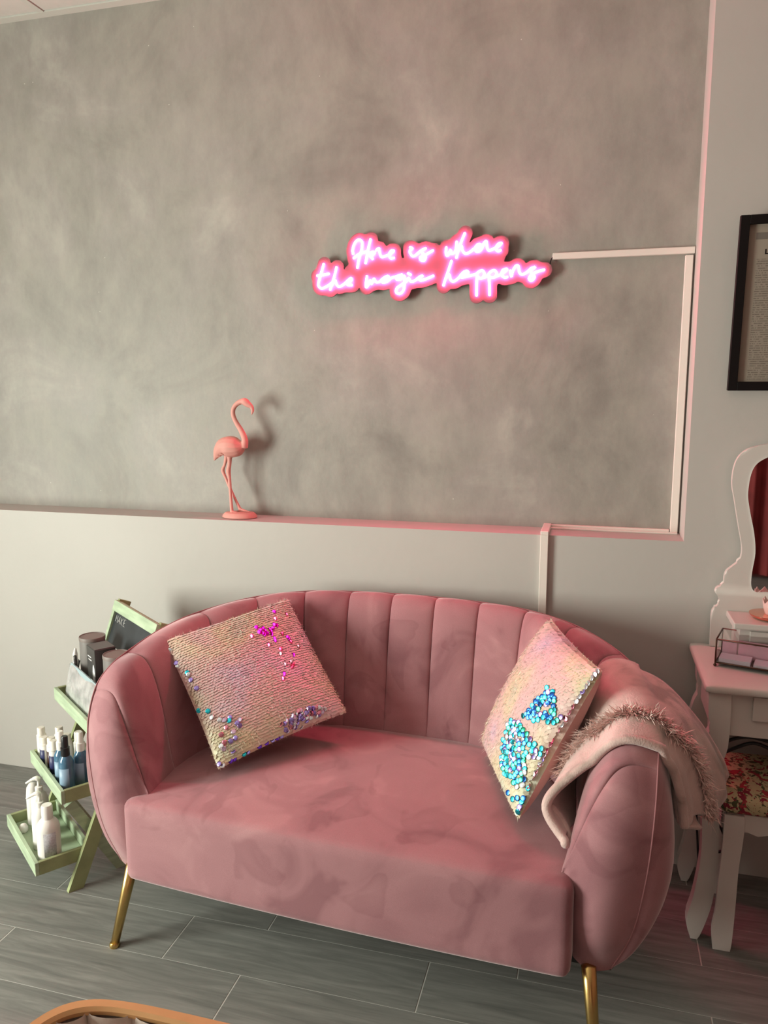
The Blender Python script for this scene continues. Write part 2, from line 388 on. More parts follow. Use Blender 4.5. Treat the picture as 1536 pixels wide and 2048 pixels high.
M_FLAMINGO = mat('matte_pink_resin', (.70, .33, .285), .6, var=.06, scale=12)
M_VANITY = mat('white_lacquer', (.60, .565, .525), .35, var=.02, scale=6)
M_MIRROR = mat('mirror_glass', (.85, .85, .85), .02, 1.0)
M_FLORAL = floral_material()
M_BLACKFR = mat('black_frame', (.006, .004, .004), .6, spec=.2)
M_DOC = doc_material()
M_PAPER = mat('document_paper', (.30, .26, .21), .6)
M_DOCBAR = mat('document_print_grey', (.16, .14, .12), .6)
M_DARKBRASS = mat('dark_brass_edge', (.085, .045, .03), .35, .8)
M_GLASS = mat('clear_glass', (.95, .97, .97), .03, trans=1.0, ior=1.25)
M_COPPER = mat('rose_copper', (.80, .36, .25), .15, 1.0)
M_JELLY = mat('pink_frosted_glass', (.92, .70, .64), .35, trans=.4, sss=.2)
M_CARDPINK = mat('pink_card', (.70, .42, .50), .5, var=.1, scale=25)
M_CARDWHITE = mat('lilac_white_card', (.70, .66, .74), .5)
M_CABLE = mat('black_cable', (.012, .012, .014), .45)
M_BLANKET = blanket_material()
M_FRINGE = mat('pale_pink_fringe', (.76, .58, .53), .9, var=.25, scale=40)
M_SEQ = sequin_cover_material()
M_SATIN = mat('pink_satin', (.60, .30, .28), .5, var=.06, scale=14, sheen=.3)
M_SEQCOL = {k: mat('sequin_' + k, c,   .26, .92) for k, c in dict(
    magenta=(.95, .01, .80), hotpink=(.95, .08, .24), lilac=(.34, .26, .66), violet=(.14, .04, .50), aqua=(.03, .50, .62),
    skyblue=(.03, .15, .56), mint=(.04, .46, .28), white=(.66, .69, .74), rose=(.55, .20, .27), pearl=(.60, .50, .68)).items()}
M_NEON = mat('neon_tube', (1, .6, .75), .4, emis=(1.0, .05, .17), estr=215.0)
M_ACRYLIC = mat('frosted_acrylic', (.130, .115, .110), .35, spec=.2)
M_WOODRIM = mat('oak_rim', (.52, .29, .12), .4, var=.25, scale=5, stretch=(2, 2, 18), col2=(.66, .38, .17))
M_CHAIRFAB = mat('beige_quilted_fabric', (.56, .47, .41), .9, var=.08, scale=60, bump=.1)
M_CURTAIN = mat('dark_red_curtain', (.20, .03, .03), .9, var=.2, scale=6)
M_FRAMEMETAL = mat('window_frame_grey', (.35, .36, .36), .4, .3)

# ================================================================== THE SETTING
X0, X1, Y0, YW, YG, ZC = -3.3, 1.95, -2.05, 2.455, 2.600, 2.856
LEDGE, XR = 1.06, 0.275
def struct(o, label, cat='wall'): return tag(o, label, cat, None, 'structure')
wl = struct(box('wall_back', (X0, YW, 0), (XR, YW + .3, LEDGE), M_WHITE), 'white painted lower wall with ledge behind the pink sofa')
struct(box('wall_right_of_panel', (XR, YW, 0), (X1, YW + .3, ZC), M_WHITE), 'white wall strip with the black picture frame and vanity')
struct(box('wall_panel', (X0, YG, LEDGE), (XR, YG + .15, ZC), M_CEMENT), 'mottled grey cement wall panel carrying the neon sign')
# left wall with its window opening
lw = struct(box('wall_left', (X0 - .15, Y0, 0), (X0, WIN_Y0, ZC), M_WHITE), 'white left wall around the shop window')
box('wall_section', (X0 - .15, WIN_Y1, 0), (X0, YW + .3, ZC), M_WHITE, lw)
box('wall_section', (X0 - .15, WIN_Y0, 0), (X0, WIN_Y1, WIN_Z0), M_WHITE, lw)
box('wall_section', (X0 - .15, WIN_Y0, WIN_Z1), (X0, WIN_Y1, ZC), M_WHITE, lw)
wn = struct(box('window_1', (X0 - .06, WIN_Y0, WIN_Z0), (X0 - .01, WIN_Y0 + .05, WIN_Z1), M_FRAMEMETAL), 'grey metal frame of the shop window', 'window')
box('window_frame', (X0 - .06, WIN_Y1 - .05, WIN_Z0), (X0 - .01, WIN_Y1, WIN_Z1), M_FRAMEMETAL, wn)
box('window_frame', (X0 - .06, WIN_Y0, WIN_Z0), (X0 - .01, WIN_Y1, WIN_Z0 + .05), M_FRAMEMETAL, wn)
box('window_frame', (X0 - .06, WIN_Y0, WIN_Z1 - .05), (X0 - .01, WIN_Y1, WIN_Z1), M_FRAMEMETAL, wn)
# wall behind the camera; an added door shuts its doorway against fill light
fw = struct(box('wall_front', (X0, Y0 - .15, 0), (-.6, Y0, ZC), M_ROSE), 'dusky rose wall around the added door')
box('wall_section', (.4, Y0 - .15, 0), (X1, Y0, ZC), M_ROSE, fw)
box('wall_section', (-.6, Y0 - .15, 2.15), (.4, Y0, ZC), M_ROSE, fw)
d1 = struct(box('added_door', (-.595, Y0 - .09, .004), (.395, Y0 - .04, 2.145), M_VANITY), 'closed white panelled door added unseen behind the camera to block light', 'door')
for x0, x1 in ((-.50, -.14), (-.06, .30)):
    for z0, z1d in ((.20, .95), (1.10, 2.0)): box('door_panel', (x0, Y0 - .04, z0), (x1, Y0 - .03, z1d), M_VANITY, d1, .004)
lathe('door_handle', [(.008, 0), (.008, .03), (.022, .035), (.022, .05), (.012, .056)], M_BRASS, d1, (0, 0, 0), 16).matrix_basis = Matrix.Translation((.34, Y0 - .04, 1.02)) @ Matrix.Rotation(R(-90), 4, 'X')
struct(box('wall_right', (X1, Y0, 0), (X1 + .15, YW + .3, ZC), M_ROSE), 'dusky rose right wall beyond the vanity')

# floor: slab of grout with separate plank tiles lying on it
fl = struct(box('floor', (X0 - .15, Y0 - .15, -.1), (X1 + .15, YW + .3, -.0007), M_GROUT), 'grey wood-look plank tile floor with pale joints', 'floor')
TL, TW, GAP, GAPY = 0.70, 0.1765, 0.0034, 0.0011
pl_me = box_me('plank', (0, 0, -.012), (TL - GAP, TW - GAPY, 0), .0005, 1); pl_me.materials.append(M_PLANK)
row0 = 1.8205
for k in range(-6, 4):
    y = row0 + k * TW
    if y >= YW: continue
    x_off = -1.069 if k % 2 else -0.838
    x = x_off - TL * 4
    while x < X1:
        if x + TL > X0:
            w0, w1, d1 = max(x, X0), min(x + TL, X1), min(y + TW, YW)
            if w1 - w0 > TL - .01 and d1 - y > TW - .01:
                o = lk(bpy.data.objects.new('plank', pl_me)); o.location = (x + GAP / 2, y + GAPY / 2, 0); attach(o, fl)
            elif w1 - w0 > .02 and d1 - y > .02:
                o = ob('plank', box_me('plank', (0, 0, -.012), (w1 - w0 - GAP, d1 - y - GAPY, 0), .0005, 1), M_PLANK); o.location = (w0 + GAP / 2, y + GAPY / 2, 0); attach(o, fl)
        x += TL
rest = ob('plank_field', box_me('plank_field', (X0, Y0, -.012), (X1, row0 - 6 * TW - GAP, 0)), M_PLANK, fl); rest['kind'] = 'stuff'

# ceiling: void, bars and panels
ce = struct(box('ceiling', (X0 - .15, Y0 - .15, ZC + .012), (X1 + .15, YG + .15, ZC + .1), M_DARKGAP), 'white suspended ceiling of square panels', 'ceiling')
BX0, BY0, PS, BW = -1.985, 2.565, .60, .024
box('grid_bar', (X0, BY0, ZC - .001), (XR, YG, ZC + .008), M_CEILBAR, ce)
box('grid_bar', (XR, YW - .035, ZC - .001), (X1, YW, ZC + .008), M_CEILBAR, ce)
pm = box_me('ceiling_panel', (.003, .004, ZC + .003), (PS - BW - .0035, PS - BW - .0045, ZC + .009)); pm.materials.append(M_CEIL)
for i in range(-3, 8):
    xb = BX0 + i * PS
    if X0 < xb < X1: box('grid_bar', (xb, Y0, ZC - .0005), (xb + BW, BY0, ZC + .008), M_CEILBAR, ce)
    for j in range(0, 8):
        yb = BY0 - (j + 1) * PS
        if i == 0 and yb > Y0: box('grid_bar', (X0, yb - 0, ZC - .0003), (X1, yb + BW, ZC + .008), M_CEILBAR, ce)
        if xb + PS > X0 and xb + BW < X1:
            o = lk(bpy.data.objects.new('ceiling_panel', pm)); o.location = (xb + BW, yb + BW, 0); attach(o, ce)

# cable trunking of the neon sign
def trunk(lo, hi, label, extra=None):
    r_ = empty('cable_trunking', ((lo[0] + hi[0]) / 2, hi[1], lo[2]), label=label, cat='trunking', group='white cable trunking pieces')
    box('cover', lo, hi, M_TRUNK, r_, .0015, 1)
    for l2, h2 in (extra or []): box('cover', l2, h2, M_TRUNK, r_, .0015, 1)
YT = YG - .016
trunk((-.150, YT, 1.925), (XR - .002, YG, 1.945), 'horizontal white trunking running from the sign to the panel corner')
trunk((.246, YT, 1.064), (.269, YG, 1.921), 'tall vertical white trunking up the right side of the grey panel')
trunk((-.130, YT, LEDGE), (.244, YG, LEDGE + .013), 'low horizontal white trunking lying along the ledge below the grey panel', [((-.130, YT - .014, LEDGE), (.268, YT - .001, LEDGE + .006))])
trunk((-.152, YW - .016, 0.30), (-.127, YW, LEDGE + .002), 'vertical white trunking dropping from the ledge behind the sofa', [((-.152, YW - .016, LEDGE + .0021), (-.127, YG, LEDGE + .015))])

# ================================================================== NEON SIGN
def A(x, y): return (620 + x / 6.4, 450 + y / 6.4)
def B(x, y): return (860 + x / 6.144, 450 + y / 6.144)
SA = [[(175,495),(155,570),(120,690),(105,770),(150,812),(230,775),(285,735)],
 [(88,650),(170,638),(245,622)],
 [(340,535),(315,640),(285,740),(256,832)],
 [(275,780),(318,705),(335,750),(365,788),(420,768),(480,715),(525,680),(528,712),(490,735),(478,765),(540,770)],
 [(552,375),(545,320),(570,235),(620,188),(665,215),(662,300),(640,380),(620,460),(605,552)],
 [(555,428),(620,375),(690,350),(738,335)],
 [(775,178),(755,260),(735,350),(710,492)],
 [(738,372),(790,388),(828,352),(790,345),(768,392),(805,438)],
 [(845,325),(882,298),(890,350),(912,405),(960,398),(1030,368),(1072,330),(1040,330),(1013,375),(1030,425),(1078,418)],
 [(1275,285),(1310,300),(1275,335),(1305,395),(1350,388),(1410,335),(1485,296)],
 [(1485,296),(1430,325),(1445,368),(1478,402),(1462,452),(1418,447),(1412,412),(1465,388),(1578,322)],
 [(728,650),(714,775),(730,790),(772,705),(785,755),(818,688),(842,728),(890,726),(950,672),(1005,655),(960,700),(930,738),(990,720),(1040,678),(1100,660),(1180,633),(1130,658),(1108,697),(1165,690),(1204,650),(1210,720),(1197,830),(1150,880),(1103,860),(1112,808),(1165,768),(1232,720),(1262,678),(1288,722),(1340,712),(1400,665),(1442,648),(1400,680),(1412,708),(1480,692),(1583,648)],
 [(1250,615),(1292,640)]]
SB = [[(200,270),(194,340),(215,378),(252,305),(258,352),(305,330),(322,270),(328,200)],
 [(430,95),(390,190),(350,300),(322,408)],
 [(345,320),(385,258),(400,315),(435,352),(490,332),(545,288),(605,265),(622,240),(582,242),(552,292),(580,328),(630,300),(655,235),(692,198),(700,270),(722,312),(770,297),(840,260),(880,222),(842,232),(808,282),(832,320),(872,308)],
 [(265,437),(225,560),(190,660),(163,748)],
 [(185,670),(232,605),(252,672),(290,692),(350,652),(400,590),(450,565),(470,590),(420,625),(385,645),(450,632),(520,615),(570,600),(602,572),(645,560),(668,600),(640,652),(600,648),(580,625)],
 [(577,615),(573,700),(571,872)],
 [(640,652),(700,628),(742,575),(792,557),(818,595),(790,642),(738,640)],
 [(725,620),(728,700),(732,865)],
 [(790,642),(865,608),(935,562),(942,540),(892,558),(880,612),(920,645),(955,635)],
 [(985,555),(1000,632),(1012,580),(1050,508),(1085,503),(1097,575),(1130,608),(1190,580),(1240,535),(1292,518),(1240,555),(1250,600),(1285,640),(1245,684),(1218,660),(1240,620),(1312,575),(1408,548)]]
YB = YG - .030                     # front face of the acrylic board
def plane_pts(L, conv, Y): return [at(*conv(*p), Y) for p in L]
strokes = [plane_pts(s, A, YB - .006) for s in SA] + [plane_pts(s, B, YB - .006) for s in SB]
strokes = [catmull(s, max(6, (len(s) - 1) * 5 + 1)) for s in strokes]
sx0 = min(p[0] for s in strokes for p in s); sx1 = max(p[0] for s in strokes for p in s); sz0 = min(p[2] for s in strokes for p in s)
sign = empty('neon_sign', ((sx0 + sx1) / 2, YG, sz0 - .02), label='glowing pink neon sign reading Here is where the magic happens', cat='neon sign')
fills = [plane_pts([(560,560),(1000,520),(1350,520),(1560,440)], A, YB), plane_pts([(0,440),(250,420),(550,440),(830,400)], B, YB), plane_pts([(520,600),(760,600)], A, YB), plane_pts([(100,520),(200,500)], B, YB)]
def outline_of(strokes, fills, rad, step=.004):
    pts = np.concatenate([np.array(s)[:, [0, 2]] for s in strokes] + [np.array(catmull(s, 60))[:, [0, 2]] for s in fills])
    lo = pts.min(0) - rad - .012; hi = pts.max(0) + rad + .012
    xs = np.arange(lo[0], hi[0], step); zs = np.arange(lo[1], hi[1], step)
    G = np.stack(np.meshgrid(xs, zs, indexing='ij'), -1)
    D = np.full(G.shape[:2], 9.0)
    for p in pts: D = np.minimum(D, np.hypot(G[..., 0] - p[0], G[..., 1] - p[1]))
    Fd = D - rad
    # marching squares -> segments -> loops
    seg = {}
    def ip(a, b, fa, fb): return tuple(np.round(np.array(a) + (np.array(b) - np.array(a)) * (fa / (fa - fb)), 7))
    for i in range(len(xs) - 1):
        for j in range(len(zs) - 1):
            c = [(xs[i], zs[j]), (xs[i + 1], zs[j]), (xs[i + 1], zs[j + 1]), (xs[i], zs[j + 1])]
            f = [Fd[i, j], Fd[i + 1, j], Fd[i + 1, j + 1], Fd[i, j + 1]]
            ins = [v < 0 for v in f]
            if all(ins) or not any(ins): continue
            starts = []; ends = []
            for e in range(4):
                k = (e + 1) % 4
                if ins[e] and not ins[k]: starts.append((e, ip(c[e], c[k], f[e], f[k])))
                if not ins[e] and ins[k]: ends.append((e, ip(c[k], c[e], f[k], f[e])))
            for e, s in starts:
                q = min(ends, key=lambda q_: (q_[0] - e) % 4); seg[s] = q[1]
    loops = []
    while seg:
        s0 = next(iter(seg)); lp = [s0]; cur = seg.pop(s0)
        while cur in seg: lp.append(cur); cur = seg.pop(cur)
        loops.append(lp)
    best = np.array(max(loops, key=len))
    for _ in range(2): best = (np.roll(best, 1, 0) + 2 * best + np.roll(best, -1, 0)) / 4
    keep = [best[0]]
    for p in best[1:]:
        if np.hypot(*(p - keep[-1])) > .0022: keep.append(p)
    return [tuple(p) for p in keep]
ol = outline_of(strokes, fills, .0235)
prism('backing_board', ol, YB, YB + .006, M_ACRYLIC, sign, 'y', 0, label='contour-cut frosted acrylic board glowing pink')
for s in strokes:
    tube('neon_tube', s, .0034, M_NEON, sign, 8)
for px, py in ((720, 480), (985, 478), (660, 580), (1075, 545), (800, 570)):
    c = at(px, py, YB); V, Fc = tube_vf([(c[0], YB + .006, c[2]), (c[0], YG, c[2])], .005, 8); ob('standoff', mesh_of('standoff', V, Fc), M_SILVER, sign)
tube('power_cord', catmull([(-.158, YB + .008, 1.905), (-.155, YG - .012, 1.925), (-.148, YG - .008, 1.934)], 8), .0022, M_CABLE, sign, 6)

# ================================================================== SOFA
SO = empty('sofa', (-0.578, 1.64, 0), (0, 0, R(-3)), 'dusty pink velvet loveseat with channel-tufted tub back and gold legs', 'sofa')
kn = [ # R rim, I inner foot, K crown control, F outer foot
 ((-.660,.052,.205), (-.575,.055,.215), (-.612,.030,.195), (-.660,.060,.205)),
 ((-.702,.034,.320), (-.562,.035,.320), (-.620,-.028,.310), (-.668,.075,.203)),
 ((-.725,.028,.460), (-.552,.030,.400), (-.628,-.045,.470), (-.674,.095,.203)),
 ((-.735,.035,.595), (-.545,.030,.425), (-.628,-.030,.640), (-.680,.120,.203)),
 ((-.738,.075,.690), (-.540,.035,.430), (-.614,.018,.762), (-.685,.145,.203)),   # seam
 ((-.738,.135,.732), (-.550,.105,.430), (-.602,.100,.795), (-.690,.200,.203)),
 ((-.730,.210,.757), (-.556,.180,.430), (-.590,.182,.815), (-.690,.280,.203)),   # seam
 ((-.702,.347,.790), (-.557,.250,.430), (-.572,.312,.842), (-.672,.390,.203)),
 ((-.648,.477,.813), (-.535,.340,.430), (-.537,.427,.862), (-.610,.490,.203)),   # seam
 ((-.521,.612,.838), (-.450,.490,.430), (-.455,.538,.885), (-.490,.590,.203)),   # seam
 ((-.372,.692,.850), (-.335,.570,.430), (-.342,.610,.898), (-.355,.660,.203)),   # seam
 ((-.218,.728,.853), (-.207,.602,.430), (-.210,.645,.901), (-.208,.695,.203)),   # seam
 ((-.072,.740,.854), (-.071,.612,.430), (-.071,.655,.902), (-.070,.705,.203))]   # seam
seams_half = [0, 4, 6, 8, 9, 10, 11, 12]
mir = lambda p: (-p[0], p[1], p[2])
KN = [np.array([k[c] for k in kn] + [mir(k[c]) for k in reversed(kn)]) for c in range(4)]
NK = len(KN[0]); seams = seams_half + [NK - 1 - s for s in reversed(seams_half)]
def shell(s, t):
    Rm, Im, Km = cr(KN[0], s), cr(KN[1], s), cr(KN[2], s)
    t = np.asarray(t)[..., None]; w = 1.25
    return ((1 - t) ** 2 * Im + 2 * w * t * (1 - t) * Km + t ** 2 * Rm) / ((1 - t) ** 2 + 2 * w * t * (1 - t) + t ** 2)
def pinch(x, amp): return amp * (1 - np.abs(np.sin(np.pi * x)) ** .45)
for q in range(len(seams) - 1):
    s0, s1 = seams[q], seams[q + 1]
    nu, nv = (30 if s1 - s0 > 2 else 18), 34
    xs = (1 - np.cos(np.linspace(0, np.pi, nu + 1))) / 2
    V = []; Fc = []
    tt = np.linspace(0, 1, nv + 1)
    for x in xs:
        s = np.full(nv + 1, s0 + x * (s1 - s0)); P = shell(s, tt)
        e = .02
        dS = shell(np.clip(s + e, 0, NK - 1), tt) - shell(np.clip(s - e, 0, NK - 1), tt)
        dT = shell(s, np.clip(tt + e, 0, 1)) - shell(s, np.clip(tt - e, 0, 1))
        n = np.cross(dS, dT); n /= (np.linalg.norm(n, axis=1)[:, None] + 1e-9)
        # orient normals away from the outer foot line
        ctr = cr(KN[3], s) * np.array([1, 1, 0]) + np.array([0, 0, .3]); n *= np.sign(np.sum(n * (shell(s, np.full(nv + 1, .45)) - ctr), axis=1))[:, None]
        endL = 0.0 if q == 0 else 1.0; endR = 0.0 if q == len(seams) - 2 else 1.0
        xx = x if (endL and endR) else (.5 + x / 2 if not endL else x / 2)
        d = pinch(np.clip(xx, 1e-6, 1 - 1e-6), .020) * (np.sin(np.pi * np.clip(tt, 0, 1) ** .8) ** .5 * .85 + .15)
        P = P - n * d[:, None]
        V += list(P)
    for i in range(nu):
        for j in range(nv):
            a = i * (nv + 1) + j; Fc.append((a, a + nv + 1, a + nv + 2, a + 1))
    m_ = mesh_of('back_channel', V, Fc); ob('back_channel', m_, M_VELVET, SO, True)
# outer panel from the rim down to the base
def outer(s, t):
    Rm, Fm = cr(KN[0], s), cr(KN[3], s); tg = cr(KN[0], np.clip(s + .05, 0, NK - 1)) - cr(KN[0], np.clip(s - .05, 0, NK - 1))
    nrm = np.stack([-tg[..., 1], tg[..., 0], 0 * tg[..., 0]], -1); nrm /= np.linalg.norm(nrm, axis=-1)[..., None] + 1e-9
    side = np.clip((np.abs(s - (NK - 1) / 2) - 4) / 3, 0, 1)[..., None]
    lr = np.stack([np.sign(s - (NK - 1) / 2), 0 * s, 0 * s], -1)
    nrm = nrm * (1 - side) + lr * side
    hgt = np.clip((Rm[..., 2:3] - .2) / .5, 0, 1)
    Km = Rm * .6 + Fm * .4 + nrm * (.035 + .085 * side) * hgt; Km[..., 2] = .20 + (Rm[..., 2] - .20) * .40
    t = np.asarray(t)[..., None]; w = 1.25
    return ((1 - t) ** 2 * Rm + 2 * w * t * (1 - t) * Km + t ** 2 * Fm) / ((1 - t) ** 2 + 2 * w * t * (1 - t) + t ** 2)
ns, nv = 130, 14
V = []; Fc = []
for s in np.linspace(0, NK - 1, ns): V += list(outer(np.full(nv + 1, s), np.linspace(0, 1, nv + 1)))
for i in range(ns - 1):
    for j in range(nv):
        a = i * (nv + 1) + j; Fc.append((a, a + 1, a + nv + 2, a + nv + 1))
ob('outer_shell', mesh_of('outer_shell', V, Fc), M_VELVET, SO, True)
rim = cr(KN[0], np.linspace(0.02, NK - 1.02, 200))
tube('piping', rim, .0020, M_PIPING, SO, 6, local=True, label='stitched piping along the rim')
# base under the shell
ring = [tuple(p[:2]) for p in cr(KN[3], np.linspace(0, NK - 1, 60))]
prism('base_frame', ring, .196, .212, M_BLACKPL, SO, 'z', 0, True)
def seat_def(V):
    V = V.copy(); top = np.clip((V[:, 2] - .36) / .07, 0, 1)
    u, v = V[:, 0] / .59, (V[:, 1] - .28) / .31
    V[:, 2] += top * .022 * (1 - np.clip(np.abs(u), 0, 1) ** 2.5) * (1 - np.clip(np.abs(v), 0, 1) ** 2.5)
    # front panel follows a slight curve, sides taper to the back
    back = np.clip((V[:, 1] - .1) / .5, 0, 1); V[:, 0] *= 1 - .30 * back ** 2.2
    V[:, 1] -= .012 * (1 - np.clip(np.abs(u), 0, 1) ** 2) * (V[:, 1] < .1)
    return V
V, Fc = rgrid_box((-.597, -.022, .205), (.575, .63, .435), .024, (40, 22, 14), seat_def)
ob('seat', mesh_of('seat', V, Fc), M_VELVET, SO, True)
for sx, sy in ((-1, 0), (1, 0), (-1, 1), (1, 1)):
    top = np.array([sx * .612, .035 if sy == 0 else .56, .215]); foot = np.array([sx * .640, -.022 if sy == 0 else .66, 0.006])
    lg = tube('leg', [top, top * .6 + foot * .4, foot], [.017, .0145, .0115], M_BRASS, SO, 16, local=True, label='slim tapered gold leg')
    lathe('foot_cap', [(.009, 0), (.0135, 0), (.0145, .004), (.0135, .010), (.0115, .013)], M_BRASS, lg, tuple(foot - np.array([0, 0, .006])), 16, True)

# ================================================================== SEQUIN PILLOWS
def pillow(name, corners, T, label, back_mat):
    TLc, TRc, BRc, BLc = [np.array(c, float) for c in corners]
    C = (TLc + TRc + BRc + BLc) / 4
    ex = (TRc + BRc - TLc - BLc); ex /= np.linalg.norm(ex); ey = (TLc + TRc - BLc - BRc); ey -= ex * (ey @ ex); ey /= np.linalg.norm(ey); ez = np.cross(ex, ey)
    S = (np.linalg.norm(TRc - TLc) + np.linalg.norm(BLc - TLc)) / 2
    Mx = Matrix(((ex[0], ey[0], ez[0], C[0]), (ex[1], ey[1], ez[1], C[1]), (ex[2], ey[2], ez[2], C[2]), (0, 0, 0, 1)))
    ro = empty(name, (0, 0, 0), label=label, cat='pillow', group='sequin throw pillows'); ro.matrix_basis = Mx
    def surf(s, t, sgn=1):
        k = (np.clip(1 - s ** 2, 0, 1) * np.clip(1 - t ** 2, 0, 1)) ** .42
        x = s * S / 2 * (1 - .035 * (1 - t ** 2)); y = t * S / 2 * (1 - .035 * (1 - s ** 2))
        return np.stack([x, y, sgn * T * k], -1)
    n = 26; g = -np.cos(np.linspace(0, np.pi, n + 1)); g = g * .6 + np.linspace(-1, 1, n + 1) * .4
    for sgn, nm, mt in ((1, 'front_cover', M_SEQ), (-1, 'back_cover', back_mat)):
        V = []; Fc = []
        for a in g:
            for b in g: V.append(surf(np.array(a), np.array(b), sgn))
        for i in range(n):
            for j in range(n):
                a = i * (n + 1) + j; f = (a, a + n + 1, a + n + 2, a + 1); Fc.append(f if sgn > 0 else tuple(reversed(f)))
        o = ob(nm, mesh_of(nm, V, Fc), mt, ro, True)
        if sgn < 0: o['label'] = 'plain pink satin back'
    return ro, Mx, S, surf
def disc_vf(c, n, r_, seg=8, up=None):
    n = n / np.linalg.norm(n); a = np.array([1., 0, 0]) if abs(n[0]) < .8 else np.array([0, 1., 0])
    u = np.cross(n, a); u /= np.linalg.norm(u); v = np.cross(n, u)
    return [c + r_ * (math.cos(2 * math.pi * k / seg) * u + math.sin(2 * math.pi * k / seg) * v) for k in range(seg)]
def sequins(ro, Mx, S, surf, shingle, step=.0088, r_=.0075):
    V = []; Fc = []; sh = np.array(shingle, float); sh /= np.linalg.norm(sh)
    rows = int(S * 2 / step / 1.74)
    for i in range(-rows // 2, rows // 2 + 1):
        for j in range(-int(S / step / 2) - 1, int(S / step / 2) + 2):
            s = (j + (.5 if i % 2 else 0)) * step / (S / 2); t = i * step * .87 / (S / 2)
            s += rng.normal(0, .004); t += rng.normal(0, .004)
            if max(abs(s), abs(t)) > .985: continue
            p = surf(np.array(s), np.array(t)); e = .02
            c1 = lambda q: np.clip(q, -1, 1)
            du = surf(np.array(c1(s + e)), np.array(t)) - surf(np.array(c1(s - e)), np.array(t)); dv = surf(np.array(s), np.array(c1(t + e))) - surf(np.array(s), np.array(c1(t - e)))
            n = np.cross(du, dv); n /= np.linalg.norm(n)
            n = n + sh * .30 + rng.normal(0, .06, 3); n /= np.linalg.norm(n)
            b = len(V); V += disc_vf(p + n * .0022, n, r_ * rng.uniform(.9, 1.08), 7); Fc.append(tuple(range(b, b + 7)))
    o = ob('sequin_layer', mesh_of('sequin_layer', V, Fc, False), M_SEQ, ro, True); o['kind'] = 'stuff'
    return o
def fuzz(ro, Mx, S, surf, n_edge, n_face):
    V = []; Fc = []
    for k in range(n_edge + n_face):
        if k < n_edge:
            q = rng.uniform(-1, 1); e = int(rng.integers(4)); s, t = [(q, 1.), (q, -1.), (1., q), (-1., q)][e]
            d = np.array([s if e > 1 else 0, t if e < 2 else 0, .25]) + rng.normal(0, .5, 3); Ln = rng.uniform(.005, .013)
        else:
            s, t = rng.uniform(-.95, .95, 2); d = np.array([0, -1, .16]) + rng.normal(0, .22, 3); Ln = rng.uniform(.010, .022)
        p = surf(np.array(s * .995), np.array(t * .995)) + np.array([0, 0, .0035 if k >= n_edge else 0]); d /= np.linalg.norm(d)
        w_ = np.cross(d, rng.normal(0, 1, 3)); w_ /= np.linalg.norm(w_); w_ *= .0006
        b = len(V); V += [p - w_, p + w_, p + d * Ln]; Fc.append((b, b + 1, b + 2))
    o = ob('loose_threads', mesh_of('loose_threads', V, Fc, False), M_SEQ, ro, True); o['kind'] = 'stuff'
seq_me = {}
for k, m_ in M_SEQCOL.items():
    Vd, Fd_ = lathe_vf([(.0002, .0003), (.0060, .0009), (.0076, .0003), (.0076, 0), (.0002, -.0002)], 9)
    me = mesh_of('sequin', Vd, Fd_); me.materials.append(m_); seq_me[k] = me
WINC = np.array([X0, (WIN_Y0 + WIN_Y1) / 2, (WIN_Z0 + WIN_Z1) / 2])
def glint(ro, Mx, S, surf, pts, cols, facing=.92, jit=.10, lift=.004):
    """flipped sequins: lie loose on the cover and tip so that they catch the window"""
    Mi = Mx.inverted(); n_w = np.array(Mx.col[2][:3]); c_w = np.array(Mx.col[3][:3])
    for (px, py) in pts:
        P = on_plane(px, py, c_w + n_w * .035, n_w); l = np.array(Mi @ Vector(P)); s, t = l[0] / (S / 2), l[1] / (S / 2)
        s = max(-.99, min(.99, s)); t = max(-.99, min(.99, t))
        p = surf(np.array(s), np.array(t)); pw = np.array(Mx @ Vector(p))
        a = EYE - pw; a /= np.linalg.norm(a); b = WINC - pw; b /= np.linalg.norm(b); h = a + b; h /= np.linalg.norm(h)
        n = h * facing + n_w * (1 - facing) + rng.normal(0, jit, 3); n /= np.linalg.norm(n)
        q = Vector((0, 0, 1)).rotation_difference(Vector(n))
        me = seq_me[cols[int(rng.integers(len(cols)))]]
        o = lk(bpy.data.objects.new('sequin', me)); attach(o, ro)
        o.matrix_basis = Matrix.Translation(Vector(pw + n_w * lift + n * .002)) @ q.to_matrix().to_4x4()
def poly_pts(poly, n, mind):
    poly = np.array(poly, float); lo = poly.min(0); hi = poly.max(0); out = []; tries = 0
    def inside(p):
        c = False; j = len(poly) - 1
        for i in range(len(poly)):
            if (poly[i][1] > p[1]) != (poly[j][1] > p[1]) and p[0] < (poly[j][0] - poly[i][0]) * (p[1] - poly[i][1]) / (poly[j][1] - poly[i][1]) + poly[i][0]: c = not c
            j = i
        return c
    while len(out) < n and tries < 8000:
        tries += 1; p = rng.uniform(lo, hi)
        if inside(p) and all(np.hypot(*(p - q)) > mind for q in out): out.append(p)
    return out
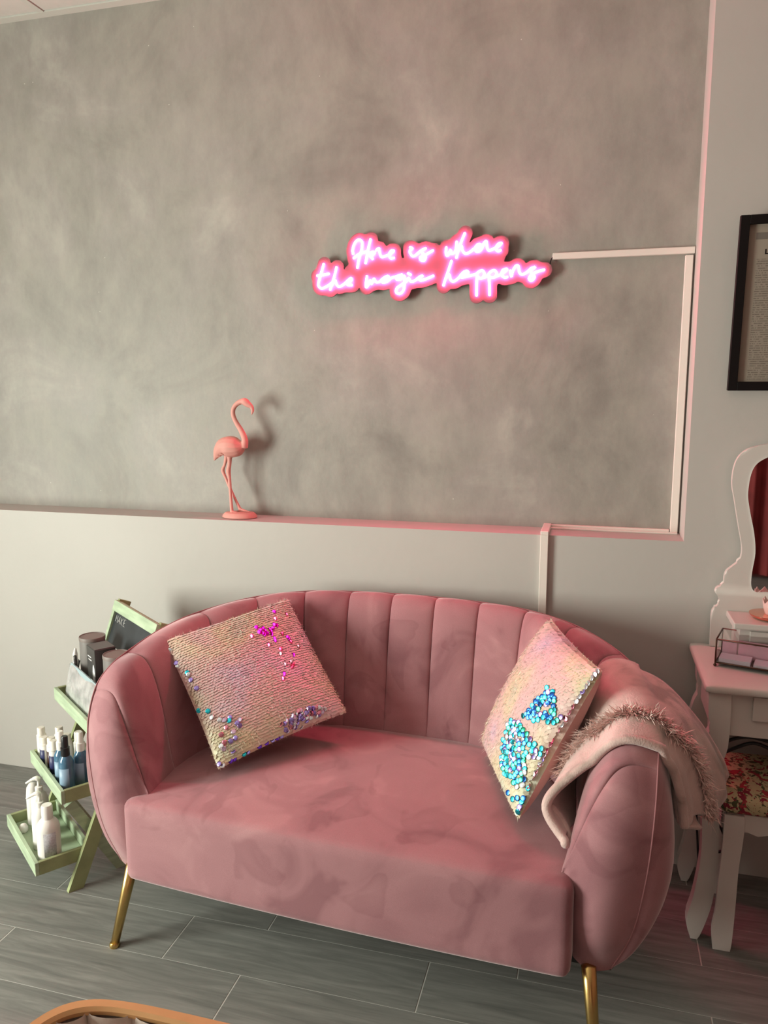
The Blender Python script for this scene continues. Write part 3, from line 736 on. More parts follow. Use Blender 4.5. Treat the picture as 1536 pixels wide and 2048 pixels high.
# pillow leaning in the left corner of the sofa
k1 = .419 / .44
def sc(P): return EYE + (np.array(P) - EYE) * k1
p1c = [sc(p) for p in ((-1.2783, 2.0564, .7388), (-.9925, 2.3831, .8104), (-.7301, 2.2225, .4959), (-1.0159, 1.8957, .4242))]
P1 = pillow('sequin_pillow', p1c, .062, 'square pearly sequin pillow with magenta glints in the left sofa corner', M_SATIN)
sequins(*P1, (0, 1, 0)); fuzz(*P1, 500, 700)
c5 = lambda L: [(300 + x / 3.657, 1170 + y / 3.657) for x, y in L]
glint(*P1, c5([(905,300),(820,330),(790,360),(830,378),(880,355),(905,410),(1005,395),(925,305),(800,345),(850,370),(815,370),(885,375),(1015,405),(910,425),(835,350),(870,340),(895,330)]), ['magenta'], .98, .05)
glint(*P1, c5([(860,460),(735,390),(1030,430),(965,370),(910,190),(915,250),(950,525),(1050,530),(985,605),(1035,620),(965,715),(1005,210),(770,320),(1090,460),(975,680),(1030,580),(1045,605),(950,490)]), ['hotpink', 'magenta', 'hotpink', 'rose'], .96, .07)
glint(*P1, c5([(100,470),(165,560),(175,580),(260,640),(268,655),(285,695),(325,760),(345,910),(410,930),(440,975),(500,1000),(570,1010),(630,1030),(520,1175),(515,1290),(545,1300),(720,1270)]), ['lilac', 'white', 'aqua', 'lilac', 'white'], .6)
glint(*P1, c5([(625,1320),(650,1310),(755,1270),(895,1210),(940,1185),(970,1165),(1000,1150),(840,1230)]), ['violet', 'lilac', 'violet'], .5)
glint(*P1, c5(poly_pts([(960, 1040), (1100, 930), (1280, 890), (1300, 930), (1150, 1030), (990, 1090)], 44, 16)), ['lilac', 'pearl', 'white', 'pearl', 'rose', 'lilac'], .6, .15)
glint(*P1, c5(poly_pts([(480, 1000), (660, 980), (620, 1220), (510, 1240)], 12, 36)), ['pearl', 'rose', 'white', 'pearl', 'lilac'], .5, .2)
# pillow leaning on the right arm
p2c = [sc(p) for p in ((-.1051, 2.3326, .8225), (.0431, 1.9183, .8188), (-.1473, 1.8537, .4274), (-.2955, 2.268, .4311))]
P2 = pillow('sequin_pillow', p2c, .068, 'pearly sequin pillow with bright aqua glints leaning on the right sofa arm', M_SATIN)
sequins(*P2, (0, 1, 0)); fuzz(*P2, 500, 900)
c6 = lambda L: [(940 + x / 2.954, 1210 + y / 2.954) for x, y in L]
glint(*P2, c6(poly_pts([(470, 560), (500, 490), (530, 510), (525, 700), (430, 710), (370, 690)], 48, 12)), ['aqua', 'skyblue', 'lilac', 'aqua', 'mint', 'skyblue'])
glint(*P2, c6(poly_pts([(300, 700), (350, 720), (420, 850), (390, 910), (340, 930), (310, 1090), (260, 1080), (205, 990), (240, 850)], 110, 12.5)), ['aqua', 'skyblue', 'aqua', 'white', 'mint', 'lilac', 'skyblue', 'aqua'])
glint(*P2, c6(poly_pts([(200, 1100), (240, 1120), (310, 1180), (290, 1200), (245, 1245)], 9, 20)), ['skyblue', 'aqua', 'lilac'])
glint(*P2, c6([(735,400),(730,430),(715,455),(690,480),(680,505),(665,540),(650,570),(632,600),(615,640),(598,680),(575,720),(552,755),(525,775),(455,950),(450,990),(440,1040),(420,1080),(390,1060),(360,1160)]), ['white', 'lilac', 'white', 'rose'], .35, .15)
glint(*P2, c6(poly_pts([(420, 850), (500, 830), (470, 960), (380, 1060), (330, 1040), (400, 920)], 14, 26)), ['rose', 'hotpink', 'lilac', 'white'], .2, .25)

# ================================================================== BLANKET
BL = empty('throw_blanket', tuple(at(1240, 1440, 1.8)), label='pale pink shaggy throw blanket draped over the right sofa arm', cat='blanket')
ctl = [
 [(1140,1698,1.665),(1092,1612,1.715),(1150,1545,1.715),(1222,1506,1.70),(1290,1500,1.70),(1340,1528,1.72),(1362,1595,1.745),(1369,1652,1.765)],
 [(1146,1672,1.72),(1108,1585,1.77),(1168,1500,1.76),(1232,1474,1.75),(1300,1470,1.75),(1362,1510,1.77),(1388,1578,1.79),(1394,1626,1.80)],
 [(1150,1650,1.78),(1125,1560,1.83),(1182,1462,1.82),(1242,1440,1.80),(1312,1438,1.80),(1378,1490,1.82),(1412,1575,1.84),(1422,1640,1.85)],
 [(1160,1620,1.86),(1142,1530,1.90),(1198,1416,1.90),(1248,1388,1.90),(1320,1400,1.90),(1396,1468,1.90),(1436,1545,1.905),(1444,1600,1.91)],
 [(1170,1590,1.95),(1152,1500,1.98),(1206,1375,2.00),(1262,1343,2.00),(1324,1366,2.00),(1392,1440,1.98),(1438,1512,1.965),(1453,1550,1.955)]]
ctl = np.array([[at(*p) for p in row] for row in ctl])
def sheet(ctl, nu, nv):
    cols = np.array([catmull(row, nu) for row in ctl]); return np.array([catmull(cols[:, i], nv) for i in range(nu)])
G = sheet(ctl, 70, 44)
wob = np.zeros(G.shape); wob[..., 0] = .004 * np.sin(np.linspace(0, 26, 44))[None, :] * np.linspace(0, 1, 70)[:, None] ** 2
G = G + wob
from mathutils.bvhtree import BVHTree
def sofa_bvh():
    V = []; Fc = []; Mw = SO.matrix_basis
    for c in SO.children:
        if c.type == 'MESH' and c.name.split('.')[0] in ('back_channel', 'outer_shell', 'seat'):
            o = len(V); V += [Mw @ v.co for v in c.data.vertices]; Fc += [tuple(o + i for i in p.vertices) for p in c.data.polygons]
    return BVHTree.FromPolygons(V, Fc)
BV = sofa_bvh(); SMi = SO.matrix_basis.inverted()
def push_out(P, gap):
    l = SMi @ Vector(P); ax = SO.matrix_basis @ Vector((.655, min(max(l.y, .10), .36), min(max(l.z - .12, .36), .56)))
    d = Vector(P) - ax; L = d.length; d.normalize(); hit = 0.0; o = ax.copy(); base = 0.0
    for _ in range(6):
        h = BV.ray_cast(o, d, .5)
        if h[0] is None: break
        hit = (h[0] - ax).length; o = h[0] + d * .0005
    return np.array(ax + d * max(L, hit + gap)) if hit > 0 and L < hit + gap else np.array(P)
for i in range(G.shape[0]):
    for j in range(G.shape[1]): G[i, j] = push_out(G[i, j], .013)
for _ in range(3):
    Gs = G.copy(); Gs[1:-1, 1:-1] = (G[1:-1, 1:-1] * 2 + G[:-2, 1:-1] + G[2:, 1:-1] + G[1:-1, :-2] + G[1:-1, 2:]) / 6; G = Gs
def grid_thick(G, th):
    n0, n1 = G.shape[:2]; d0 = np.gradient(G, axis=0); d1 = np.gradient(G, axis=1); N_ = np.cross(d0, d1); N_ /= np.linalg.norm(N_, axis=-1)[..., None] + 1e-9
    V = list((G + N_ * th / 2).reshape(-1, 3)) + list((G - N_ * th / 2).reshape(-1, 3)); Fc = []; o = n0 * n1
    for i in range(n0 - 1):
        for j in range(n1 - 1):
            a = i * n1 + j; Fc.append((a, a + n1, a + n1 + 1, a + 1)); Fc.append((o + a, o + a + 1, o + a + n1 + 1, o + a + n1))
    b = [i * n1 for i in range(n0)] + [(n0 - 1) * n1 + j for j in range(1, n1)] + [i * n1 + n1 - 1 for i in range(n0 - 2, -1, -1)] + [j for j in range(n1 - 2, 0, -1)]
    for k in range(len(b)):
        p, q = b[k], b[(k + 1) % len(b)]; Fc.append((p, o + p, o + q, q))
    return V, Fc, N_
V, Fc, NB = grid_thick(G, .012)
ob('cloth', mesh_of('cloth', V, Fc), M_BLANKET, BL)
hem = G[:, 0]; tube('hem', hem[:], .0110, M_BLANKET, BL, 10, label='thick rolled fleece hem')
# returning fold under the outer hem, and the fold on the seat
f0 = np.array([at(1369, 1655, 1.765), at(1352, 1630, 1.77), at(1345, 1560, 1.775), at(1340, 1525, 1.775)])
f1 = np.array([at(1402, 1658, 1.80), at(1388, 1635, 1.815), at(1375, 1565, 1.83), at(1365, 1525, 1.83)])
Gf = sheet(np.array([f0, (f0 + f1) / 2, f1]), 24, 10); V, Fc, _ = grid_thick(Gf, .012); ob('underfold', mesh_of('underfold', V, Fc), M_BLANKET, BL)
g0 = np.array([at(1100, 1612, 1.735), at(1122, 1640, 1.73), at(1134, 1665, 1.71), at(1141, 1690, 1.69)])
tube('inner_fold', catmull(g0, 16), [.011] * 14 + [.009, .005], M_BLANKET, BL, 10)
# shaggy fringe strip
V = []; Fc = []
for k in range(2600):
    a = rng.uniform(.17, 1.0); j = 19 + rng.normal(0, 1.7) + 2.5 * (a > .6) * rng.uniform(-1, 1)
    gi = a * 69; i0 = int(min(68, gi)); j0 = int(np.clip(j, 1, 42))
    p = G[i0, j0] * (1 - (gi - i0)) + G[i0 + 1, j0] * (gi - i0)
    n = NB[i0, j0]; n = n if n[2] > 0 or n[0] > .3 else -n
    if a < .35 and n[0] > 0: n = -n
    dj = G[i0, j0 - 1] - G[i0, j0]; dj /= np.linalg.norm(dj)
    d = n * rng.uniform(.25, .8) + dj * rng.uniform(.2, 1.0) + rng.normal(0, .35, 3); d /= np.linalg.norm(d)
    Ln = rng.uniform(.014, .042); w_ = np.cross(d, rng.normal(0, 1, 3)); w_ /= np.linalg.norm(w_); w_ *= .0011
    p = p + n * .006; m1 = p + d * Ln * .55; m2 = p + d * Ln + np.array([0, 0, -.006]) * rng.uniform(0, 1.2)
    b = len(V); V += [p - w_, p + w_, m1 + w_, m1 - w_, m2]; Fc += [(b, b + 1, b + 2, b + 3), (b + 3, b + 2, b + 4)]
fr = ob('fringe', mesh_of('fringe', V, Fc, False), M_FRINGE, BL, label='band of long pale shaggy strands'); fr['kind'] = 'stuff'

# ================================================================== FLAMINGO
YF = 2.523
def fp(x, y, dy=0.0): return at(400 + x / 6.83, 770 + y / 6.83, YF + dy)
pxm = np.linalg.norm(fp(100, 0) - fp(0, 0)) / 100
fpart = [([(600,850),(612,745),(562,622),(500,520),(456,420),(455,330),(500,262),(560,228),(612,222)], [52,40,34,30,28,28,30,34,42], 0),
         ([(560,222),(610,228),(655,262),(700,295),(718,340),(712,380),(702,408)], [30,46,40,27,20,13,6], 0),
         ([(195,1030),(225,965),(265,900),(330,850),(420,845),(520,850),(595,835)], [8,42,80,118,136,112,50], 0),
         ([(405,960),(402,1080),(388,1170),(400,1260),(408,1350),(422,1560),(436,1745)], [34,25,30,22,21,19,23], -.008),
         ([(365,960),(338,1085),(312,1165),(350,1268),(402,1390),(472,1540),(548,1700)], [30,19,24,18,19,17,20], .008),
         ([(436,1735),(480,1742),(548,1760)], [20,16,8], -.010), ([(436,1735),(440,1748),(400,1752)], [20,14,8], -.012),
         ([(548,1690),(600,1712),(680,1732)], [18,14,7], .008), ([(548,1690),(540,1715),(500,1722)], [18,12,6], .010)]
flb = fp(540, 1850); FL = empty('flamingo_figurine', (flb[0], YF, LEDGE), label='pink flamingo figurine standing on the white wall ledge', cat='figurine')
V = []; Fc = []
for P, rd, dy in fpart:
    n_ = (len(P) - 1) * 5 + 1; Pp = catmull([fp(x, y, dy) for x, y in P], n_); rr = catmull([[r_] for r_ in rd], n_)[:, 0] * pxm
    v, f = tube_vf(Pp, rr, 14, True, False, len(V)); V += v; Fc += f
me = mesh_of('figure', V, Fc)
tmp = bpy.data.objects.new('tmp', me); COL.objects.link(tmp)
md = tmp.modifiers.new('r', 'REMESH'); md.mode = 'VOXEL'; md.voxel_size = .0018
ms = tmp.modifiers.new('s', 'SMOOTH'); ms.factor = .5; ms.iterations = 4
dg = bpy.context.evaluated_depsgraph_get(); me2 = bpy.data.meshes.new_from_object(tmp.evaluated_get(dg)); bpy.data.objects.remove(tmp)
me2.name = 'figure'; me2.polygons.foreach_set('use_smooth', [True] * len(me2.polygons)); me2.materials.clear()
ob('figure', me2, M_FLAMINGO, FL)
bl_, br_ = fp(318, 1800), fp(772, 1800); bc = (bl_ + br_) / 2; bw = (br_[0] - bl_[0]) / 2
lathe('base', [(.92, 0), (1.0, .003), (.97, .010), (.84, .0185), (.80, .020)], M_FLAMINGO, FL, (bc[0], YF, LEDGE), 28, sx=bw, sy=.048, sharp=50)
for k in range(9):   # wing feather tips
    a = fp(225 + 14 * k, 985 - 10 * k + (k % 3) * 14, -.028 + .0005 * k); tube('feather_tip', [a, a + np.array([.006, -.001, .006])], [.0008, .0022], M_FLAMINGO, FL, 5)

# ================================================================== LADDER STAND AND ITS GOODS
wv = np.array([.805, -.593]); wv /= np.linalg.norm(wv); dv = np.array([-wv[1], wv[0]])
def sw(W_, D_, z): q = wv * W_ + dv * D_; return np.array([q[0], q[1], z])
WN, WF = -2.292, -2.640      # near and far ends of the trays
st0 = sw((WN + WF) / 2, .66, 0)
ST_M = Matrix(((wv[0], dv[0], 0, 0), (wv[1], dv[1], 0, 0), (0, 0, 1, 0), (0, 0, 0, 1)))   # stand axes (W, D, z) -> world
ST = empty('ladder_stand', tuple(st0), label='green wooden three-tier ladder stand beside the sofa', cat='stand')
def sbox(name, lo, hi, m_, parent, bev=.0012, label=None): return box(name, lo, hi, m_, parent, bev, 1, label=label, M=ST_M)
tiers = [(.080, .491), (.280, .577), (.480, .665)]
TD, TH = .165, .042
for z, d in tiers:


    bt = sbox('tray', (WF + .012, d + .012, z + .003), (WN - .012, d + TD - .012, z + .009), M_GREEN, ST)
    sbox('front_rail', (WF, d, z), (WN, d + .012, z + TH), M_GREEN, bt)
    sbox('back_rail', (WF, d + TD - .012, z), (WN, d + TD, z + TH), M_GREEN, bt)
    for a, b in ((WF, WF + .0118), (WN - .0118, WN)): sbox('side_rail', (a, d + .0121, z), (b, d + TD - .0121, z + TH), M_GREENSHADE, bt)
def sboard(name, W0, W1, pts, width, m_, parent):
    """board in the plane of the stand's side: centre line pts (D,z), given width"""
    (d0, z0), (d1, z1) = pts; a = np.array([d1 - d0, z1 - z0]); a /= np.linalg.norm(a); n = np.array([-a[1], a[0]]) * width / 2
    if z0 <= .001:      # foot cut flat on the floor
        k = n[1] / a[1]; q = [(d0 + n[0] - a[0] * k, 0.0), (d0 - n[0] + a[0] * k, 0.0)]
    else: q = [(d0 + n[0], z0 + n[1]), (d0 - n[0], z0 - n[1])]
    q += [(d1 - n[0], z1 - n[1]), (d1 + n[0], z1 + n[1])]
    V = [sw(W_, d, z) for W_ in (W0, W1) for d, z in q]; Fc = [(0, 1, 2, 3), (7, 6, 5, 4)] + [(i, i + 4, (i + 1) % 4 + 4, (i + 1) % 4) for i in range(4)]
    return ob(name, mesh_of(name, V, Fc, False), m_, parent)
for W0, W1 in ((WN + .001, WN + .018), (WF - .018, WF - .001)):
    sboard('rail', W0, W1, ((.598, 0), (.925, .78)), .042, M_GREENSHADE, ST)
for W0, W1 in ((WN - .030, WN - .0135), (WF + .0135, WF + .030)):
    sboard('cross_leg', W0, W1, ((.752, 0.0), (.604, .268)), .032, M_GREEN, ST)
# header with chalkboard
hd0, hz0, hd1, hz1 = .862, .660, .905, .782
hsl = np.array([hd1 - hd0, hz1 - hz0]); hl = np.linalg.norm(hsl); hsl /= hl
HM = Matrix(((1, 0, 0, 0), (0, hsl[0], -hsl[1], hd0), (0, hsl[1], hsl[0], hz0), (0, 0, 0, 1)))   # (W, along slope, out of the face) -> stand
HM = ST_M @ HM
def hbox(name, lo, hi, m_, parent, label=None): return box(name, lo, hi, m_, parent, .001, 1, label=label, M=HM)
hb = hbox('header_board', (WF - .016, -.02, -.010), (WN + .016, hl - .001, 0), M_GREENSHADE, ST)
hbox('top_slat', (WF - .016, hl - .036, .0005), (WN + .016, hl, .014), M_GREEN, hb)
hbox('side_slat', (WF - .016, -.02, .0005), (WF + .002, hl - .0365, .012), M_GREEN, hb)
hbox('side_slat', (WN - .002, -.02, .0005), (WN + .016, hl - .0365, .012), M_GREEN, hb)
ck = hbox('chalkboard', (WF + .0025, -.02, .0005), (WN - .0025, hl - .037, .004), M_CHALK, hb, 'black chalkboard with faint chalk lettering')
def htext(P, r_=.0011): 
    return [np.array(HM @ Vector((WF + .018 + x, hl - .046 - y, .0046))) for x, y in P], r_
LET = {'M': [[(0, 20), (2, 0), (8, 12), (14, 0), (16, 20)]], 'A': [[(0, 20), (7, 0), (14, 20)], [(3, 13), (11, 13)]], 'K': [[(0, 0), (0, 20)], [(12, 0), (0, 11), (12, 20)]], 'E': [[(11, 0), (0, 0), (0, 20), (11, 20)], [(0, 10), (9, 10)]]}
wx = 0; lst = []
for ch in 'MAKE':
    for s in LET[ch]: lst.append(htext([((wx + x) * .00115, y * .00115) for x, y in s], .0009))
    wx += 22
tubes('chalk_lettering', lst, M_CHALKLINE, ck, 5)
hk = sw(WN + .02, .80, .20)
tube('hook', catmull([hk + np.array([0, 0, .03]), hk + np.array([-.008, -.004, .02]), hk + np.array([-.012, -.01, .005]), hk + np.array([-.02, -.014, -.002]), hk + np.array([-.026, -.016, .008])], 14), .0016, M_DARKBRASS, ST, 6)

def bottle(name, W_, D_, z, prof, m_, label, cat='bottle', group=None, cap=None, capm=None, label_band=None, pump=False):
    c = sw(W_, D_, z); r_ = empty(name, tuple(c), label=label, cat=cat, group=group)
    lathe('body', prof, m_, r_, tuple(c), 22)
    if label_band:
        z0, z1, rr, mm, a0, a1 = label_band
        V = []; Fc = []; n = 14
        for k in range(n + 1):
            th = a0 + (a1 - a0) * k / n
            for zz in (z0, z1):
                for ro_ in (rr, rr + .0006): V.append((c[0] + ro_ * math.cos(th), c[1] + ro_ * math.sin(th), c[2] + zz))
        for k in range(n):
            a = k * 4; b = a + 4; Fc += [(a + 1, b + 1, b + 3, a + 3), (a, a + 2, b + 2, b), (a + 2, a + 3, b + 3, b + 2), (a, b, b + 1, a + 1)]
        ob('label_wrap', mesh_of('label_wrap', V, Fc), mm, r_)
    if cap: lathe('cap', cap, capm or M_WHITEPL, r_, tuple(c), 18)
    if pump:
        h = prof[-1][1]; lathe('pump_collar', [(.012, h), (.012, h + .016), (.006, h + .018)], M_WHITEPL, r_, tuple(c), 14)
        d = np.array([-.85, -.5, 0]); t = c + np.array([0, 0, h + .018])
        tube('pump_head', catmull([t, t + np.array([0, 0, .022]), t + d * .010 + np.array([0, 0, .027]), t + d * .038 + np.array([0, 0, .014])], 12), [.005] * 4 + [.008] * 3 + [.007, .006, .005, .004, .003], M_WHITEPL, r_, 8)
    return r_
def rnd_prof(r_, h, neck, sh): return [(r_ * .86, 0), (r_ * .97, .002), (r_, .006), (r_, h - sh), (r_ * .93, h - sh * .62), (r_ * .72, h - sh * .25), (neck, h)]
z3 = .0892
bottle('lotion_bottle', -2.338, .546, z3, rnd_prof(.034, .140, .016, .03), M_WHITEPL, 'large white lotion bottle with plain cap at the near end of the bottom tray', cap=[(.0155, .138), (.0165, .139), (.0165, .178), (.0145, .183)], label_band=(.03, .105, .0343, M_GREYLBL, R(-75), R(-15)), group='bottles on the bottom tray')
bottle('pump_bottle', -2.430, .548, z3, rnd_prof(.027, .135, .012, .03), M_WHITEPL, 'white pump bottle next to the large lotion bottle', pump=True, group='bottles on the bottom tray')
bottle('pump_bottle', -2.502, .565, z3, rnd_prof(.027, .150, .012, .03), M_WHITEPL, 'white pump bottle with raised nozzle, second from the far end of the bottom tray', pump=True, group='bottles on the bottom tray')
bottle('tube_bottle', -2.590, .566, z3, [(.020, 0), (.022, .003), (.022, .10), (.019, .128), (.012, .139), (.004, .142)], M_WHITEPL, 'slim white rounded bottle with grey side at the far end of the bottom tray', label_band=(.01, .11, .0222, M_GREYLBL, R(-60), R(0)), group='bottles on the bottom tray')
c_ = sw(-2.555, .522, z3)
sj = empty('small_jar', tuple(c_), label='small white domed jar lying between the bottles of the bottom tray', cat='jar'); lathe('body', [(.011, 0), (.014, .004), (.014, .016), (.009, .026), (.003, .029)], M_WHITEPL, sj, tuple(c_), 16)
z2 = .2892
def small(W_, D_, h, lab, lblm, label):
    r_ = .0155
    bottle('mousse_bottle', W_, D_, z2, [(r_ * .9, 0), (r_, .003), (r_, h * .72), (r_ * .96, h * .735)], M_WHITEPL, label, group='white capped bottles on the middle tray',
           cap=[(r_ * 1.0, h * .736), (r_ * 1.02, h * .76), (r_ * .80, h * .80), (r_ * .80, h * .98), (r_ * .68, h)], capm=M_WARMCAP, label_band=(.012, h * .60, r_ + .0002, lblm, R(-150), R(-60)) if lab else None)
small(-2.622, .612, .112, False, None, 'white capped bottle at the far front corner of the middle tray')
small(-2.566, .607, .100, True, M_NAVYLBL, 'white capped bottle with a navy label on the middle tray')
small(-2.522, .617, .112, True, M_BROWNLBL, 'white capped bottle with a dark brown label on the middle tray')
small(-2.588, .660, .112, False, None, 'white capped bottle in the back row behind the navy labelled one')
small(-2.535, .665, .105, False, None, 'short white capped bottle in the back row behind the brown labelled one')
small(-2.480, .655, .128, False, None, 'white capped bottle in the back row behind the blue sprays')
small(-2.425, .675, .150, False, None, 'tall white capped bottle in the back row of the middle tray')
small(-2.330, .690, .165, False, None, 'tallest white capped bottle at the near end of the back row')
small(-2.475, .612, .120, True, M_NAVYLBL, 'slender white capped bottle with navy side just before the blue sprays')
def spray(W_, D_, h, capm, label):
    r_ = .0225
    bottle('spray_bottle', W_, D_, z2, rnd_prof(r_, h * .66, .012, .026), M_BLUELIQ, label, group='blue spray bottles', label_band=(.008, h * .46, r_ + .0002, M_BLUELBL, R(-120), R(-35)),
           cap=[(.013, h * .655), (.0135, h * .80), (.0105, h * .81), (.010, h * .985), (.008, h)], capm=capm)
spray(-2.412, .617, .172, M_WHITEPL, 'blue liquid spray bottle with white cap on the middle tray')
spray(-2.345, .612, .182, M_BLACKPL, 'blue liquid spray bottle with black cap at the near end of the middle tray')
spray(-2.362, .662, .175, M_WHITEPL, 'dark blue spray bottle with white cap behind the black capped one')
z1 = .4892
def tin(W_, D_, h, r_, label):
    c = sw(W_, D_, z1); t = empty('tin_canister', tuple(c), label=label, cat='tin', group='grey tins on the top tray')
    lathe('body', [(r_ * .97, 0), (r_, .002), (r_, h - .012)], M_TIN, t, tuple(c), 32)
    lathe('lid', [(r_ * 1.02, h - .0118), (r_ * 1.025, h - .002), (r_ * 1.0, h), (r_ * .96, h), (r_ * .94, h - .002)], M_TINLID, t, tuple(c), 32)
tin(-2.562, .778, .212, .0415, 'taller grey tin with taupe lid behind the dark carton')
tin(-2.350, .785, .205, .0415, 'grey tin with taupe lid nearest the sofa arm')
cb = empty('carton', tuple(sw(-2.455, .775, z1)), label='dark carton with a pale printed portrait between the two grey tins', cat='box')
sbox('body', (-2.497, .738, z1), (-2.418, .806, z1 + .205), M_BOXDARK, cb)
sbox('lid_flap', (-2.496, .739, z1 + .2052), (-2.419, .805, z1 + .207), M_BOXGREY, cb)
V = []; 
for k in range(20):
    th = 2 * math.pi * k / 20; V.append(sw(-2.434 + .013 * math.cos(th), .7376, z1 + .095 + .060 * math.sin(th)))
ob('portrait_print', mesh_of('portrait_print', V, [tuple(range(20))], False), M_PRINTFACE, cb)
for k in range(2): sbox('print_line', (-2.485 + .006 * k, .7372, z1 + .172 - .010 * k), (-2.452 + .002 * k, .7378, z1 + .175 - .010 * k), M_PRINTFACE, cb, 0)
sp = empty('silver_pouch', tuple(sw(-2.44, .69, z1)), label='shiny silver foil pouch with pale blue zip strip leaning in the top tray', cat='pouch')
def pouch_grid(W0, W1, d0, z0, d1, z1_, bulge):
    g = np.zeros((14, 10, 3))
    for i in range(14):
        for j in range(10):
            a, b = i / 13, j / 9; k = math.sin(math.pi * a) ** .5 * math.sin(math.pi * b) ** .6 * bulge
            g[i, j] = sw(W0 + (W1 - W0) * a, d0 + (d1 - d0) * b - k, z0 + (z1_ - z0) * b + .004 * math.sin(9 * a))
    return g
V, Fc, _ = grid_thick(pouch_grid(-2.60, -2.315, .689, z1 + .002, .712, z1 + .118, .008), .004); ob('foil', mesh_of('foil', V, Fc), M_SILVER, sp)
sboard('zip_strip', -2.585, -2.33, ((.7105, z1 + .112), (.7135, z1 + .126)), .005, M_CLEARBAG, sp)
bc_ = empty('blister_card', tuple(sw(-2.615, .70, z1)), label='black hanging card with pale print at the far end of the top tray', cat='card')
sboard('card', -2.626, -2.604, ((.7165, z1 + .001), (.745, z1 + .120)), .004, M_BLACKPL, bc_)
for k, zz in enumerate((.03, .055, .095)):
    q = sw(-2.615, .7165 + .0285 * zz / .12 - .0035, z1 + zz); V, Fc = lathe_vf([(.0005, -.004), (.0048, 0), (.0005, .004)], 8, tuple(q)); ob('print_spot', mesh_of('print_spot', V, Fc), M_PRINTFACE, bc_)
br = empty('hair_clip', tuple(sw(-2.58, .728, z1)), label='white and black curved brush handle sticking up in the top tray', cat='brush')
tube('handle', catmull([sw(-2.565, .722, z1 + .005), sw(-2.580, .725, z1 + .09), sw(-2.592, .728, z1 + .14), sw(-2.585, .728, z1 + .172)], 14), [.006] * 6 + [.008] * 5 + [.006, .005, .003], M_WHITEPL, br, 8)
tube('dark_inlay', catmull([sw(-2.550, .722, z1 + .02), sw(-2.566, .722, z1 + .10), sw(-2.574, .722, z1 + .15)], 10), .006, M_BOXDARK, br, 8)

# ================================================================== VANITY
VX = .69
VA = empty('vanity_table', (VX, 2.27, 0), label='white dressing table with wavy mirror back and curved legs', cat='dressing table')
def mirx(L): return L + [(2 * VX - x, z) for x, z in reversed(L)]
V, Fc = rgrid_box((.306, 2.078, .724), (2 * VX - .306, 2.452, .750), .0115, (14, 10, 6)); ob('table_top', auto_smooth(mesh_of('table_top', V, Fc), 50), M_VANITY, VA)
box('apron', (.338, 2.112, .602), (2 * VX - .338, 2.44, .7235), M_VANITY, VA, .002)
dr = box('drawer_front', (.43, 2.1025, .652), (2 * VX - .43, 2.1115, .718), M_VANITY, VA, .002)
lathe('knob', [(.004, 0), (.004, .008), (.009, .012), (.010, .018), (.006, .022)], M_BRASS, dr, (0, 0, 0), 14).matrix_basis = Matrix.Translation((VX, 2.1025, .684)) @ Matrix.Rotation(R(90), 4, 'X')
def leg_outline(xl, s):
    """curved leg: knee bulging out, foot kicking out; s=+1 outward is -x"""
    outer_ = [(.000, .7235), (.002, .66), (.010, .625), (-.004, .585), (-.014, .52), (-.010, .44), (.004, .35), (.006, .24), (-.006, .13), (-.020, .055), (-.006, 0)]
    inner_ = [(.012, 0), (.028, .050), (.044, .125), (.050, .24), (.048, .35), (.042, .44), (.044, .52), (.056, .5845), (.056, .7235)]
    o = [tuple(p) for p in catmull(outer_, 40)] + [tuple(p) for p in catmull(inner_, 30)]
    return [(xl + s * x, z) for x, z in o]
for s, xl in ((1, .320), (-1, 2 * VX - .320)):
    prism('leg', leg_outline(xl, s), 2.098, 2.134, M_VANITY, VA, 'y', .004, label='curved white cabriole leg', sharp=45)
    prism('leg', leg_outline(xl + s * .002, s), 2.366, 2.402, M_VANITY, VA, 'y', .004, label='curved white cabriole leg', sharp=45)
out = [(.361,.7505),(.361,.80),(.360,.857),(.371,.874),(.381,.887),(.3755,.905),(.365,.921),(.373,.936),(.387,.943),(.3885,.965),(.392,.983),(.412,1.003),(.428,1.022),(.431,1.058),(.417,1.125),(.402,1.197),(.392,1.250),(.398,1.307),(.420,1.341),(.452,1.355),(.480,1.361),(.54,1.368),(.60,1.400),(.65,1.432),(VX,1.442)]
out = [tuple(p) for p in catmull(out, 110)]
prism('mirror_board', mirx(out[:-1]), 2.412, 2.432, M_VANITY, VA, 'y', .0035, sharp=50, label='wavy-edged white mirror board')
gl = [(VX, .936),(.60,.930),(.505,.930),(.476,.928),(.463,.944),(.462,.985),(.467,1.044),(.460,1.102),(.443,1.174),(.436,1.224),(.445,1.289),(.476,1.321),(.54,1.345),(.62,1.368),(VX,1.374)]
gl = [tuple(p) for p in catmull(gl, 90)]
gm = prism('mirror_glass', gl + [(2 * VX - x, z) for x, z in reversed(gl[1:-1])], 2.4085, 2.4118, M_MIRROR, VA, 'y', 0, label='silvered mirror glass')
# little shelf unit on the table top
su = box('shelf_unit', (.418, 2.292, .7505), (2 * VX - .418, 2.4115, .848), M_VANITY, VA, .0015)
box('shelf_top', (.400, 2.274, .8485), (2 * VX - .400, 2.4115, .866), M_VANITY, su, .003)
box('shelf_drawer', (.445, 2.284, .758), (2 * VX - .445, 2.2915, .842), M_VANITY, su, .0015)

